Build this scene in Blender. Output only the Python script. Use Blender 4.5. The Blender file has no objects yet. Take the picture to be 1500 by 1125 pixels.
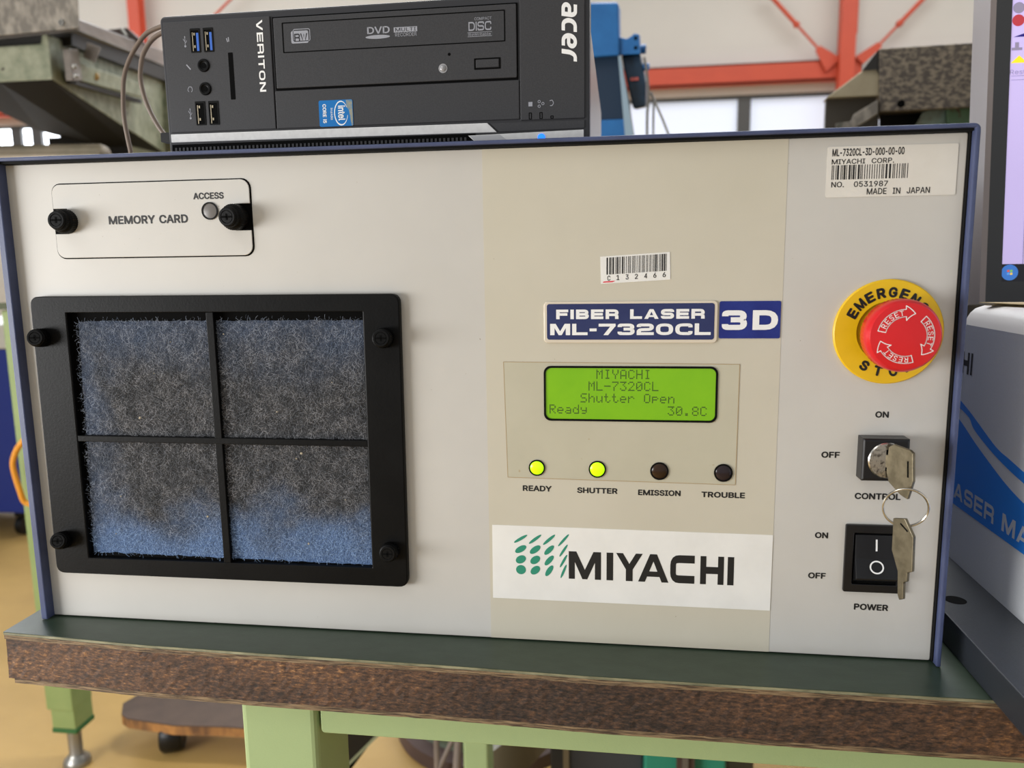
import bpy, bmesh, math, random
from mathutils import Vector, Matrix, noise

# ------------------------------------------------------------------ camera, world, lamps, exposure
S = bpy.context.scene
COL = S.collection
BENCH = 750.0                       # height of the bench top above the floor, mm (scene is measured in mm from the panel's lower left corner)


def W(x, y, z):
    return Vector((x * 0.001, y * 0.001, (z + BENCH) * 0.001))


CAM = (390.893, -458.801, 235.993)
ROT = ((0.9906159, 0.1359777, -0.0137913), (0.0072889, -0.1533221, -0.9881494), (-0.1364808, 0.9787760, -0.1528744))
FPX = 1140.0
cd = bpy.data.cameras.new('camera')
cam = bpy.data.objects.new('camera', cd)
COL.objects.link(cam)
m = Matrix.Identity(4)
for r in range(3):
    m[r][0] = ROT[0][r]
    m[r][1] = -ROT[1][r]
    m[r][2] = -ROT[2][r]
    m[r][3] = W(*CAM)[r]
cam.matrix_world = m
cd.sensor_width = 36.0
cd.lens = 36.0 * FPX / 1500.0
cd.clip_start = 0.02
cd.dof.use_dof = True
cd.dof.focus_distance = 0.478
cd.dof.aperture_fstop = 9.0
S.camera = cam

wd = bpy.data.worlds.new('world')
S.world = wd
wd.use_nodes = True
wn = wd.node_tree.nodes
wn['Background'].inputs[0].default_value = (0.98, 0.99, 1.0, 1)
wn['Background'].inputs[1].default_value = 0.44


def area(name, loc, target, sx, sy, power, col):
    l = bpy.data.lights.new(name, 'AREA')
    l.shape = 'RECTANGLE'
    l.size = sx
    l.size_y = sy
    l.energy = power
    l.color = col
    o = bpy.data.objects.new(name, l)
    COL.objects.link(o)
    o.location = loc
    o.rotation_euler = (Vector(target) - Vector(loc)).to_track_quat('-Z', 'Y').to_euler()
    return o


# rows of ceiling lamps in the hall and an added low fill light to the left of the bench
area('ceiling_lamp', (-1.4, -1.6, 3.6), (-1.0, -1.2, 0.0), 2.4, 1.0, 20, (1.0, 1.0, 0.98))
area('ceiling_lamp', (0.57, 1.28, 3.6), (0.57, 1.28, 0.0), 0.7, 0.35, 40, (1.0, 1.0, 0.98))
area('ceiling_lamp', (-3.0, 3.4, 3.8), (-3.0, 3.6, 0.0), 4.0, 1.0, 95, (1.0, 1.0, 0.98))
area('ceiling_lamp', (2.2, 3.4, 3.8), (2.2, 3.6, 0.0), 3.0, 1.0, 55, (1.0, 1.0, 0.98))
area('left_fill_light', (-1.30, -0.85, 0.83), (0.1, 0.0, 0.80), 1.1, 0.5, 33, (1.0, 1.0, 1.0))

S.view_settings.view_transform = 'Standard'
S.view_settings.look = 'None'
S.view_settings.gamma = 1.0
S.view_settings.use_curve_mapping = False
S.view_settings.exposure = 0.17
S.cycles.use_denoising = True
S.cycles.max_bounces = 6


# ------------------------------------------------------------------ helpers
def at(px, py, y):
    """point in the hall at depth y (mm behind the panel) along the sight line of a measured position"""
    a, b = (px - 750.0) / FPX, (py - 562.5) / FPX
    d = [ROT[0][i] * a + ROT[1][i] * b + ROT[2][i] for i in range(3)]
    k = (y - CAM[1]) / d[1]
    return (CAM[0] + k * d[0], y, CAM[2] + k * d[2])


def lin(c):
    out = []
    for v in c:
        v /= 255.0
        out.append(v / 12.92 if v <= 0.04045 else ((v + 0.055) / 1.055) ** 2.4)
    return tuple(out) + (1.0,)


def mat(name, c, rough=0.5, metal=0.0, c2=None, scale=20.0, stretch=(1, 1, 1), detail=4.0, lo=0.35, hi=0.65,
        bump=0.0, bscale=None, emit=0.0, spec=0.5, c3=None, s3=60.0, t3=0.72, coat=0.0):
    """procedural material; c2 is a noise mixed second colour, c3 sparse specks"""
    M = bpy.data.materials.new(name)
    M.use_nodes = True
    N, L = M.node_tree.nodes, M.node_tree.links
    b = N['Principled BSDF']
    b.inputs['Base Color'].default_value = lin(c)
    b.inputs['Roughness'].default_value = rough
    b.inputs['Metallic'].default_value = metal
    b.inputs['Specular IOR Level'].default_value = spec
    b.inputs['Coat Weight'].default_value = coat
    if emit:
        b.inputs['Emission Color'].default_value = lin(c)
        b.inputs['Emission Strength'].default_value = emit
    if c2 or bump or c3:
        g = N.new('ShaderNodeNewGeometry')
        mp = N.new('ShaderNodeMapping')
        mp.inputs['Scale'].default_value = stretch
        L.new(g.outputs['Position'], mp.inputs['Vector'])

    def nz(sc, det):
        n = N.new('ShaderNodeTexNoise')
        n.inputs['Scale'].default_value = sc
        n.inputs['Detail'].default_value = det
        n.inputs['Roughness'].default_value = 0.6
        L.new(mp.outputs[0], n.inputs['Vector'])
        return n
    sock = None
    if c2:
        n = nz(scale, detail)
        r = N.new('ShaderNodeMapRange')
        r.inputs['From Min'].default_value = lo
        r.inputs['From Max'].default_value = hi
        L.new(n.outputs['Fac'], r.inputs['Value'])
        mx = N.new('ShaderNodeMix')
        mx.data_type = 'RGBA'
        L.new(r.outputs[0], mx.inputs['Factor'])
        mx.inputs['A'].default_value = lin(c)
        mx.inputs['B'].default_value = lin(c2)
        sock = mx.outputs['Result']
    if c3:
        n = nz(s3, 2.0)
        r = N.new('ShaderNodeMapRange')
        r.inputs['From Min'].default_value = t3
        r.inputs['From Max'].default_value = t3 + 0.04
        L.new(n.outputs['Fac'], r.inputs['Value'])
        mx = N.new('ShaderNodeMix')
        mx.data_type = 'RGBA'
        L.new(r.outputs[0], mx.inputs['Factor'])
        if sock:
            L.new(sock, mx.inputs['A'])
        else:
            mx.inputs['A'].default_value = lin(c)
        mx.inputs['B'].default_value = lin(c3)
        sock = mx.outputs['Result']
    if sock:
        L.new(sock, b.inputs['Base Color'])
    if bump:
        n = nz(bscale or scale, 4.0)
        bp = N.new('ShaderNodeBump')
        bp.inputs['Strength'].default_value = bump
        bp.inputs['Distance'].default_value = 0.001
        L.new(n.outputs['Fac'], bp.inputs['Height'])
        L.new(bp.outputs[0], b.inputs['Normal'])
    return M


class MB:
    """collects geometry in scene millimetres and links it as ONE mesh object"""

    def __init__(self):
        self.b = bmesh.new()

    def poly(self, pts):
        return self.b.faces.new([self.b.verts.new(p) for p in pts])

    def loops(self, rings, cap0=True, cap1=True, closed=True):
        R = [[self.b.verts.new(p) for p in r] for r in rings]
        n = len(R[0])
        for a, c in zip(R, R[1:]):
            for i in range(n if closed else n - 1):
                j = (i + 1) % n
                self.b.faces.new((a[i], a[j], c[j], c[i]))
        if cap0:
            self.b.faces.new(list(reversed(R[0])))
        if cap1:
            self.b.faces.new(R[-1])
        return self

    def box(self, x0, x1, y0, y1, z0, z1):
        q = lambda y: [(x0, y, z0), (x1, y, z0), (x1, y, z1), (x0, y, z1)]
        return self.loops([q(y0), q(y1)])

    def prism(self, pts, y0, y1):
        """outline of (x, z) points extruded along y"""
        return self.loops([[(x, y0, z) for x, z in pts], [(x, y1, z) for x, z in pts]])

    def ring(self, outer, inner, y0, y1):
        """closed frame between two (x, z) outlines of the same length"""
        P = lambda o, y: [(x, y, z) for x, z in o]
        rings = [P(outer, y0), P(inner, y0), P(inner, y1), P(outer, y1), P(outer, y0)]
        R = [[self.b.verts.new(p) for p in r] for r in rings[:4]]
        R.append(R[0])
        n = len(outer)
        for a, c in zip(R, R[1:]):
            for i in range(n):
                j = (i + 1) % n
                self.b.faces.new((a[i], a[j], c[j], c[i]))
        return self

    def lathe(self, c, axis, prof, n=40, cap0=True, cap1=True):
        """profile of (radius, distance along axis) turned about the axis through c"""
        ax = Vector(axis).normalized()
        u = ax.orthogonal().normalized()
        v = ax.cross(u)
        c = Vector(c)
        rings = []
        for r, h in prof:
            rings.append([c + ax * h + (u * math.cos(2 * math.pi * i / n) + v * math.sin(2 * math.pi * i / n)) * max(r, 1e-4) for i in range(n)])
        return self.loops(rings, cap0, cap1)

    def cyl(self, p0, p1, r, n=20, r1=None):
        p0, p1 = Vector(p0), Vector(p1)
        return self.lathe(p0, p1 - p0, [(r, 0), (r if r1 is None else r1, (p1 - p0).length)], n)

    def tube(self, pts, r, n=10, smooth=6, closed=False):
        P = [Vector(p) for p in pts]
        if smooth:
            Q = []
            m = len(P)
            for i in range(m if closed else m - 1):
                if closed:
                    a, b_, c, d = P[i - 1], P[i], P[(i + 1) % m], P[(i + 2) % m]
                else:
                    a, b_, c, d = P[max(i - 1, 0)], P[i], P[i + 1], P[min(i + 2, m - 1)]
                for k in range(smooth):
                    t = k / smooth
                    Q.append(0.5 * ((2 * b_) + (c - a) * t + (2 * a - 5 * b_ + 4 * c - d) * t * t + (3 * b_ - a - 3 * c + d) * t ** 3))
            if not closed:
                Q.append(P[-1])
            P = Q
        rings = []
        nrm = None
        for i, p in enumerate(P):
            t = (P[(i + 1) % len(P)] - P[i - 1]) if closed else (P[min(i + 1, len(P) - 1)] - P[max(i - 1, 0)])
            t.normalize()
            nrm = t.orthogonal() if nrm is None else nrm - t * nrm.dot(t)
            nrm.normalize()
            bn = t.cross(nrm)
            rings.append([p + (nrm * math.cos(2 * math.pi * k / n) + bn * math.sin(2 * math.pi * k / n)) * r for k in range(n)])
        if closed:
            rings.append(rings[0])
            self.loops(rings, False, False)
            bmesh.ops.remove_doubles(self.b, verts=self.b.verts, dist=1e-4)
            return self
        return self.loops(rings)

    def loft(self, a, ya, b, yb):
        """two outlines of measured positions at depths ya and yb"""
        return self.loops([[at(x, y, ya) for x, y in a], [at(x, y, yb) for x, y in b]])

    def build(self, name, material, parent=None, base=None, bevel=0.0, smooth=False, seg=2):
        bm = self.b
        bmesh.ops.recalc_face_normals(bm, faces=bm.faces)
        off = Vector(parent['base']) if parent is not None else Vector(base or (0, 0, 0))
        for v in bm.verts:
            v.co = (v.co - off) * 0.001
        me = bpy.data.meshes.new(name)
        bm.to_mesh(me)
        bm.free()
        for mm in (material if isinstance(material, (list, tuple)) else [material]):
            me.materials.append(mm)
        o = bpy.data.objects.new(name, me)
        COL.objects.link(o)
        if smooth:
            for p in me.polygons:
                p.use_smooth = True
            md = o.modifiers.new('edge', 'EDGE_SPLIT')
            md.split_angle = math.radians(40)
        if bevel:
            md = o.modifiers.new('bevel', 'BEVEL')
            md.width = bevel * 0.001
            md.segments = seg
            md.limit_method = 'ANGLE'
            md.angle_limit = math.radians(40)
        if parent is not None:
            o.parent = parent
            BASES[o.name] = tuple(off)
        else:
            o.location = W(*off)
            BASES[o.name] = tuple(off)
        o['base'] = tuple(off)
        MADE.append(o)
        return o


BASES = {}
MADE = []


def thing(name, label, cat, base, group=None):
    o = bpy.data.objects.new(name, None)
    o.empty_display_size = 0.05
    COL.objects.link(o)
    o.location = W(*base)
    o['base'] = tuple(base)
    MADE.append(o)
    return tag(o, label, cat, group)


def tag(o, label=None, cat=None, group=None, kind=None):
    if label:
        o['label'] = label
    if cat:
        o['category'] = cat
    if group:
        o['group'] = group
    if kind:
        o['kind'] = kind
    return o


def rrect(x0, x1, z0, z1, r, n=5):
    out = []
    for cx, cz, a in ((x1 - r, z1 - r, 0), (x0 + r, z1 - r, 90), (x0 + r, z0 + r, 180), (x1 - r, z0 + r, 270)):
        for i in range(n + 1):
            t = math.radians(a + 90 * i / n)
            out.append((cx + r * math.cos(t), cz + r * math.sin(t)))
    return out


def quadr(p, r, n=5):
    """general quadrilateral outline (tl, tr, br, bl) with rounded corners"""
    out = []
    q = [Vector(v) for v in p]
    for i in (1, 0, 3, 2):
        c, a, b = q[i], q[(i + 1) % 4], q[i - 1]
        if i == 0:
            a, b = q[1], q[3]
        pa = c + (a - c).normalized() * r
        pb = c + (b - c).normalized() * r
        for k in range(n + 1):
            t = k / n
            out.append(tuple(pa * (1 - t) ** 2 + c * 2 * t * (1 - t) + pb * t * t))
    return out


# ------------------------------------------------------------------ lettering
FRONT = (Vector((1, 0, 0)), Vector((0, 0, 1)))
DOWN = (Vector((0, 0, -1)), Vector((1, 0, 0)))          # reads from top to bottom


# outlines of the plain letters: advance | points | triangles, 500 units to the em
GL = {
    '-': '227|168,122 168,94 57,94 57,122|2,0,3 2,1,0',
    '.': '94|48,-2 39,-1 31,4 26,12 25,20 26,29 31,37 39,42 48,43 56,42 64,37 69,29 71,20 69,12 64,4 56,-1|7,9,8 6,9,7 6,10,9 5,10,6 5,11,10 4,11,5 4,12,11 3,12,4 3,13,12 2,13,3 2,14,13 1,14,2 1,15,14 0,15,1',
    '0': '227|113,-3 87,0 65,12 47,31 34,57 27,89 24,127 27,165 35,197 48,223 65,242 87,254 113,258 139,254 161,242 179,223 192,197 200,165 203,127 200,89 192,57 179,31 162,12 140,0 113,25 131,28 145,37 157,52 165,72 170,97 172,127 170,157 165,182 157,203 145,218 131,227 113,230 96,227 82,218 70,203 62,182 56,157 55,127 56,97 62,72 70,52 82,37 96,28|11,13,12 10,13,11 10,14,13 9,14,10 9,36,14 36,15,14 9,37,36 35,15,36 9,38,37 34,15,35 8,38,9 34,16,15 8,39,38 33,16,34 8,40,39 32,16,33 7,40,8 32,17,16 7,41,40 31,17,32 6,41,7 31,18,17 6,42,41 30,18,31 5,42,6 5,43,42 29,18,30 29,19,18 5,44,43 28,19,29 4,44,5 28,20,19 4,45,44 27,20,28 3,45,4 27,21,20 3,46,45 26,21,27 3,47,46 25,21,26 2,47,3 25,22,21 2,24,47 24,22,25 2,22,24 1,22,2 1,23,22 1,0,23',
    '1': '227|38,0 38,27 195,27 195,0 138,254 138,0 106,0 106,224 105,224 43,179 43,213 99,254|10,4,11 10,8,4 8,7,4 7,5,4 10,9,8 6,5,7 0,2,1 0,3,2',
    '2': '227|32,0 32,24 117,114 130,129 141,141 149,153 155,163 159,174 160,186 159,198 154,209 146,218 137,224 125,228 112,230 98,228 86,224 77,216 69,207 65,195 64,181 33,181 35,202 43,221 55,237 72,248 91,255 112,258 134,255 153,248 169,237 181,223 188,205 191,186 189,172 185,159 179,145 168,129 153,111 133,90 76,30 76,28 195,28 195,0|26,28,27 26,29,28 25,29,26 25,30,29 24,30,25 24,31,30 23,15,24 15,14,24 14,13,24 13,31,24 12,31,13 23,16,15 11,31,12 23,17,16 11,32,31 22,17,23 10,32,11 22,18,17 9,32,10 22,19,18 9,33,32 21,19,22 8,33,9 21,20,19 8,34,33 7,34,8 6,34,7 6,35,34 5,35,6 5,36,35 4,36,5 4,37,36 3,37,4 3,38,37 2,38,3 1,38,2 1,39,38 1,40,39 1,41,40 1,42,41 1,43,42 0,43,1',
    '3': '227|109,-3 87,-1 66,5 49,15 35,29 26,46 22,66 55,66 57,54 63,44 72,35 83,30 95,26 109,25 124,26 138,30 149,37 157,46 163,58 165,72 163,86 158,98 150,109 137,117 121,122 101,124 78,124 78,150 144,224 144,226 35,226 35,254 186,254 186,230 106,139 106,144 132,144 154,138 172,127 185,111 194,93 196,72 194,51 185,33 172,18 154,6 133,-1|30,32,31 30,33,32 30,29,33 29,28,33 28,34,33 27,35,28 35,34,28 26,35,27 26,36,35 26,37,36 26,38,37 26,25,38 25,24,38 24,39,38 23,39,24 22,39,23 22,40,39 21,40,22 20,40,21 20,41,40 19,41,20 18,41,19 18,42,41 5,7,6 5,8,7 17,42,18 5,9,8 17,43,42 16,43,17 4,9,5 4,10,9 15,43,16 4,11,10 15,44,43 14,44,15 4,12,11 3,12,4 13,44,14 3,13,12 3,44,13 3,45,44 2,45,3 2,46,45 1,46,2 1,0,46',
    '4': '227|20,53 20,79 123,254 155,254 54,83 54,81 207,81 207,53 141,0 141,61 141,73 141,159 171,159 171,0|1,3,2 1,4,3 10,12,11 10,13,12 1,5,4 1,6,5 1,10,6 10,7,6 0,10,1 0,9,10 13,7,10 0,8,9 8,7,0 8,13,7',
    '5': '227|111,-3 89,-1 70,6 54,16 41,30 33,47 30,65 61,65 64,54 69,44 77,36 87,30 98,26 111,25 125,27 138,32 149,41 157,52 162,66 164,81 162,97 157,111 148,122 137,131 124,137 109,138 96,137 84,134 73,129 64,123 34,126 48,254 183,254 183,226 75,226 67,151 68,151 77,157 89,162 101,166 115,167 131,165 147,160 161,153 172,143 182,130 189,116 194,99 195,82 193,58 184,38 171,21 154,8 134,-1|30,34,31 34,32,31 34,33,32 30,35,34 39,41,40 38,41,39 38,42,41 37,42,38 37,43,42 36,43,37 36,44,43 30,36,35 30,26,36 26,25,36 25,44,36 25,45,44 24,45,25 30,27,26 23,45,24 30,28,27 22,45,23 22,46,45 30,29,28 21,46,22 21,47,46 20,47,21 20,48,47 19,48,20 19,49,48 18,49,19 17,49,18 5,7,6 5,8,7 17,50,49 5,9,8 16,50,17 4,9,5 4,10,9 15,50,16 15,51,50 4,11,10 14,51,15 4,12,11 3,12,4 13,51,14 3,13,12 3,51,13 3,52,51 2,52,3 2,53,52 1,53,2 1,0,53',
    '6': '227|113,-3 91,-1 71,7 55,20 42,37 34,58 32,81 34,100 40,119 51,142 69,170 126,254 161,254 75,131 73,131 77,137 83,144 90,149 98,153 107,156 117,157 139,155 158,147 173,136 185,120 192,101 194,79 192,56 184,36 171,20 155,7 135,-1 113,24 127,26 139,31 149,40 157,51 162,64 164,79 162,94 157,107 149,118 139,126 127,131 113,133 99,131 87,126 77,118 69,107 64,94 62,79 64,64 69,51 77,40 87,31 99,26|10,12,11 10,16,12 16,13,12 9,16,10 19,21,20 18,21,19 18,22,21 17,22,18 16,22,17 16,23,22 9,15,16 13,44,16 44,23,16 8,15,9 8,14,15 44,43,23 43,24,23 13,45,44 13,46,45 42,24,43 8,13,14 8,46,13 8,47,46 41,24,42 41,25,24 7,47,8 7,48,47 40,25,41 7,49,48 39,25,40 39,26,25 6,49,7 6,50,49 38,26,39 5,50,6 5,51,50 37,26,38 37,27,26 5,52,51 36,27,37 4,52,5 36,28,27 4,53,52 35,28,36 4,54,53 34,28,35 3,54,4 34,29,28 3,55,54 33,29,34 3,32,55 32,29,33 3,29,32 2,29,3 2,30,29 1,30,2 1,31,30 0,31,1',
    '7': '227|48,0 162,224 162,226 31,226 31,254 195,254 195,224 82,0|3,5,4 3,2,5 2,6,5 1,6,2 1,7,6 0,7,1',
    '8': '227|113,-3 89,-1 68,6 50,17 37,31 29,48 26,68 28,83 33,98 40,110 51,121 63,128 76,132 76,133 59,141 46,154 38,171 35,190 38,209 45,225 57,239 73,249 92,256 113,258 134,256 153,249 169,239 181,225 188,209 191,190 188,171 180,154 167,141 150,133 150,132 164,128 176,121 186,110 194,98 199,83 200,68 198,48 189,31 176,17 158,6 137,-1 113,25 129,26 142,30 153,37 161,46 167,57 168,69 167,83 161,94 153,104 141,111 128,116 113,118 98,116 85,111 73,104 65,94 59,83 58,69 59,57 64,46 73,37 84,30 97,26 113,145 126,146 137,150 146,157 154,165 158,176 160,188 158,200 154,210 147,218 138,225 126,229 113,230 100,229 89,225 79,218 72,210 68,200 66,188 68,176 72,165 79,157 89,150 100,146|22,24,23 21,24,22 21,25,24 20,25,21 20,26,25 19,26,20 19,82,26 82,27,26 19,83,82 81,27,82 19,84,83 80,27,81 18,84,19 80,28,27 18,85,84 79,28,80 18,86,85 78,28,79 18,87,86 77,28,78 17,87,18 77,29,28 17,88,87 76,29,77 16,88,17 76,30,29 16,89,88 75,30,76 16,90,89 74,30,75 74,31,30 15,90,16 15,91,90 73,31,74 15,92,91 72,31,73 72,32,31 14,92,15 14,93,92 71,32,72 14,70,93 70,32,71 14,32,70 14,33,32 13,33,14 12,33,13 12,34,33 11,34,12 11,35,34 10,35,11 10,36,35 9,58,10 58,36,10 58,37,36 9,59,58 57,37,58 9,60,59 56,37,57 9,61,60 55,37,56 8,61,9 55,38,37 8,62,61 54,38,55 7,62,8 54,39,38 7,63,62 53,39,54 6,63,7 53,40,39 6,64,63 52,40,53 6,65,64 51,40,52 5,65,6 51,41,40 5,66,65 50,41,51 4,66,5 50,42,41 4,67,66 49,42,50 4,68,67 48,42,49 3,68,4 48,43,42 3,69,68 47,43,48 3,46,69 46,43,47 3,43,46 2,43,3 2,44,43 1,44,2 1,45,44 0,45,1',
    '9': '227|113,258 135,255 155,247 171,234 184,217 192,197 194,173 192,155 186,135 175,112 158,84 100,0 65,0 151,124 154,124 149,117 144,111 137,105 128,101 119,98 109,97 87,100 69,107 53,119 41,134 34,154 32,176 34,198 42,218 55,235 71,247 91,255 113,230 99,228 87,223 77,215 69,204 64,191 63,176 64,161 69,148 77,137 87,129 99,123 113,122 127,123 139,129 149,137 157,147 162,160 164,175 162,190 157,204 150,215 139,223 127,228|31,1,0 30,1,31 30,2,1 29,2,30 29,3,2 28,33,29 33,32,29 32,3,29 32,55,3 55,4,3 28,34,33 54,4,55 28,35,34 53,4,54 27,35,28 53,5,4 27,36,35 52,5,53 27,37,36 51,5,52 26,37,27 51,6,5 26,38,37 50,6,51 25,38,26 25,39,38 49,6,50 49,7,6 25,40,39 48,7,49 48,8,7 24,40,25 24,41,40 47,8,48 24,42,41 46,8,47 46,14,8 14,9,8 23,42,24 23,43,42 45,13,46 13,14,46 45,17,13 17,12,13 15,9,14 23,44,43 44,17,45 23,17,44 22,17,23 16,9,15 16,10,9 17,10,16 21,17,22 21,18,17 12,10,17 21,19,18 20,19,21 12,11,10',
    'A': '240|8,0 101,254 138,254 231,0 198,0 144,151 138,167 132,186 125,210 116,239 123,239 114,209 106,185 100,166 95,151 43,0 55,71 55,99 185,99 185,71|0,9,1 9,2,1 9,10,2 10,3,2 0,17,9 17,11,9 11,8,9 11,8,10 8,18,10 18,3,10 7,18,8 17,12,11 6,18,7 17,13,12 5,18,6 17,14,13 17,16,14 16,15,14 4,19,5 19,18,5 0,16,17 16,18,17 16,19,18 19,3,18 0,15,16 4,3,19',
    'B': '228|30,0 30,254 121,254 145,252 164,245 180,235 190,221 197,205 199,187 198,172 193,160 187,150 178,143 168,137 157,133 157,131 170,129 182,123 192,114 201,102 207,86 209,68 207,50 200,33 189,20 172,9 151,2 123,0 62,29 122,29 148,31 165,40 175,53 178,68 176,81 171,92 163,102 153,109 140,114 124,115 62,115 62,143 119,143 132,144 144,148 154,155 162,163 166,174 168,186 165,202 156,214 141,223 120,226 62,226|0,53,1 53,2,1 53,3,2 53,4,3 53,5,4 53,52,5 52,6,5 0,41,53 51,6,52 50,6,51 50,7,6 49,7,50 49,8,7 48,8,49 48,9,8 47,9,48 46,9,47 46,10,9 45,10,46 45,11,10 44,11,45 44,12,11 43,12,44 42,12,43 42,13,12 0,40,41 40,42,41 40,13,42 40,14,13 40,15,14 40,16,15 40,17,16 40,39,17 39,18,17 0,28,40 38,18,39 37,18,38 37,19,18 36,19,37 36,20,19 35,20,36 34,20,35 34,21,20 33,21,34 32,21,33 32,22,21 31,22,32 31,23,22 30,23,31 30,24,23 29,24,30 0,29,28 0,24,29 0,25,24 0,26,25 0,27,26',
    'C': '255|134,-3 103,1 75,12 52,32 35,58 24,90 20,127 24,165 35,197 52,223 75,242 103,254 134,258 152,256 170,252 186,245 201,236 214,224 224,209 232,193 236,174 204,174 200,186 195,197 187,206 179,214 169,220 158,224 146,227 134,228 111,225 92,216 75,202 62,182 54,157 52,127 54,97 63,72 75,53 92,38 112,29 134,26 146,27 158,30 169,34 179,40 187,48 195,57 200,68 204,80 236,80 232,62 224,45 214,31 201,19 187,9 170,2 153,-2|11,13,12 11,14,13 10,14,11 10,15,14 10,16,15 9,16,10 9,29,16 29,17,16 9,30,29 28,17,29 27,17,28 9,31,30 26,17,27 26,18,17 8,31,9 25,18,26 8,32,31 24,18,25 24,19,18 23,19,24 8,33,32 22,19,23 7,33,8 22,20,19 21,20,22 7,34,33 6,34,7 6,35,34 5,35,6 5,36,35 5,37,36 4,37,5 48,50,49 48,51,50 4,38,37 47,51,48 47,52,51 3,38,4 46,52,47 3,39,38 45,52,46 45,53,52 44,53,45 3,40,39 43,53,44 2,40,3 43,54,53 42,54,43 2,41,40 41,54,42 2,54,41 2,55,54 1,55,2 1,56,55 1,57,56 0,57,1',
    'D': '251|109,0 48,0 48,29 107,29 136,31 159,40 177,55 189,75 197,99 200,128 197,156 190,180 177,200 160,214 138,223 110,226 47,226 47,254 113,254 147,251 176,239 200,221 217,196 227,164 231,128 227,91 217,59 199,34 175,15 145,4 62,254 62,0 30,0 30,254|0,1,2 0,2,3 15,16,17 15,17,18 30,31,32 30,32,33 3,0,29 3,29,4 4,29,28 4,28,5 5,28,27 5,27,6 6,27,26 6,26,7 7,26,25 7,25,8 8,25,24 8,24,9 9,24,23 9,23,10 10,23,22 10,22,11 11,22,21 11,21,12 12,21,20 12,20,13 13,20,19 13,19,14 14,19,18 14,18,15',
    'E': '209|30,0 30,254 186,254 186,226 62,226 62,143 178,143 178,114 62,114 62,29 188,29 188,0|0,4,1 4,2,1 4,3,2 0,5,4 0,8,5 8,6,5 8,7,6 0,9,8 0,10,9 0,11,10',
    'F': '205|30,0 30,254 185,254 185,226 62,226 62,139 173,139 173,111 62,111 62,0|0,4,1 4,2,1 4,3,2 0,5,4 0,8,5 8,6,5 8,7,6 0,9,8',
    'G': '260|134,-3 102,1 75,13 52,32 35,58 24,90 20,127 24,165 35,197 52,223 74,242 102,254 132,258 152,256 170,252 187,245 202,235 214,222 225,208 232,192 237,174 204,174 199,186 194,197 186,206 178,213 168,220 158,224 146,227 133,228 111,225 92,216 75,202 62,182 54,157 52,127 54,97 63,72 75,53 92,38 112,29 134,26 155,29 172,36 187,47 198,62 205,80 207,101 217,100 141,100 141,128 239,128 239,100 236,71 225,45 209,25 188,9 163,0|11,13,12 11,14,13 10,14,11 10,15,14 10,16,15 9,16,10 9,29,16 29,17,16 9,30,29 28,17,29 27,17,28 9,31,30 26,17,27 8,31,9 26,18,17 25,18,26 8,32,31 24,18,25 24,19,18 23,19,24 8,33,32 7,33,8 22,19,23 22,20,19 21,20,22 7,34,33 6,34,7 6,35,34 49,51,50 49,47,51 47,52,51 5,35,6 5,36,35 49,46,47 48,52,47 48,53,52 46,48,49 46,53,48 5,37,36 4,37,5 45,53,46 4,38,37 45,54,53 44,54,45 3,38,4 3,39,38 43,54,44 43,55,54 3,40,39 42,55,43 2,40,3 2,41,40 41,55,42 2,55,41 2,56,55 1,56,2 1,57,56 0,57,1',
    'H': '258|30,0 30,254 62,254 62,144 196,144 196,254 228,254 228,0 196,0 196,116 62,116 62,0|0,2,1 0,3,2 4,6,5 4,7,6 0,10,3 10,4,3 10,9,4 9,7,4 0,11,10 8,7,9',
    'I': '150|16,0 16,29 59,29 59,226 16,226 16,254 135,254 135,226 91,226 91,29 135,29 135,0|4,6,5 4,7,6 3,7,4 2,8,3 8,7,3 2,9,8 0,2,1 0,9,2 0,10,9 0,11,10',
    'J': '198|93,-3 62,2 38,16 22,40 17,73 17,86 49,86 49,73 52,52 61,37 75,28 93,25 110,28 124,37 133,52 136,73 136,254 168,254 168,73 163,40 147,16 123,2|15,17,16 15,18,17 4,6,5 4,7,6 3,7,4 3,8,7 14,18,15 14,19,18 3,9,8 13,19,14 2,9,3 13,20,19 2,10,9 12,20,13 11,20,12 2,11,10 2,20,11 1,20,2 1,21,20 0,21,1',
    'L': '196|30,0 30,254 62,254 62,29 181,29 181,0|0,2,1 0,3,2 0,4,3 0,5,4',
    'M': '314|30,0 30,254 76,254 139,94 141,87 144,79 147,71 150,61 153,52 156,42 158,33 161,24 154,24 156,32 159,41 162,51 165,61 168,70 171,79 174,87 176,94 238,254 284,254 284,0 252,0 252,145 252,154 252,163 252,174 253,184 253,195 253,207 253,218 253,229 256,229 253,217 249,205 245,193 241,181 237,171 234,161 231,152 228,145 171,0 143,0 85,145 83,152 80,160 76,170 72,181 69,192 65,204 60,216 56,229 59,229 60,219 60,208 60,197 60,186 61,175 61,164 61,154 61,145 61,0|0,53,1 53,2,1 53,54,2 54,3,2 20,33,21 33,22,21 33,34,22 34,23,22 0,52,53 55,3,54 20,32,33 35,32,34 32,23,34 56,52,55 52,3,55 20,35,32 35,31,32 20,36,35 0,56,52 56,51,52 0,57,56 20,37,36 0,58,57 20,38,37 0,59,58 20,39,38 0,60,59 20,40,39 0,61,60 20,41,40 0,62,61 20,42,41 0,63,62 20,43,42 19,43,20 18,43,19 17,43,18 16,43,17 15,43,16 14,43,15 13,10,14 10,43,14 13,11,10 12,11,13',
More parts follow.
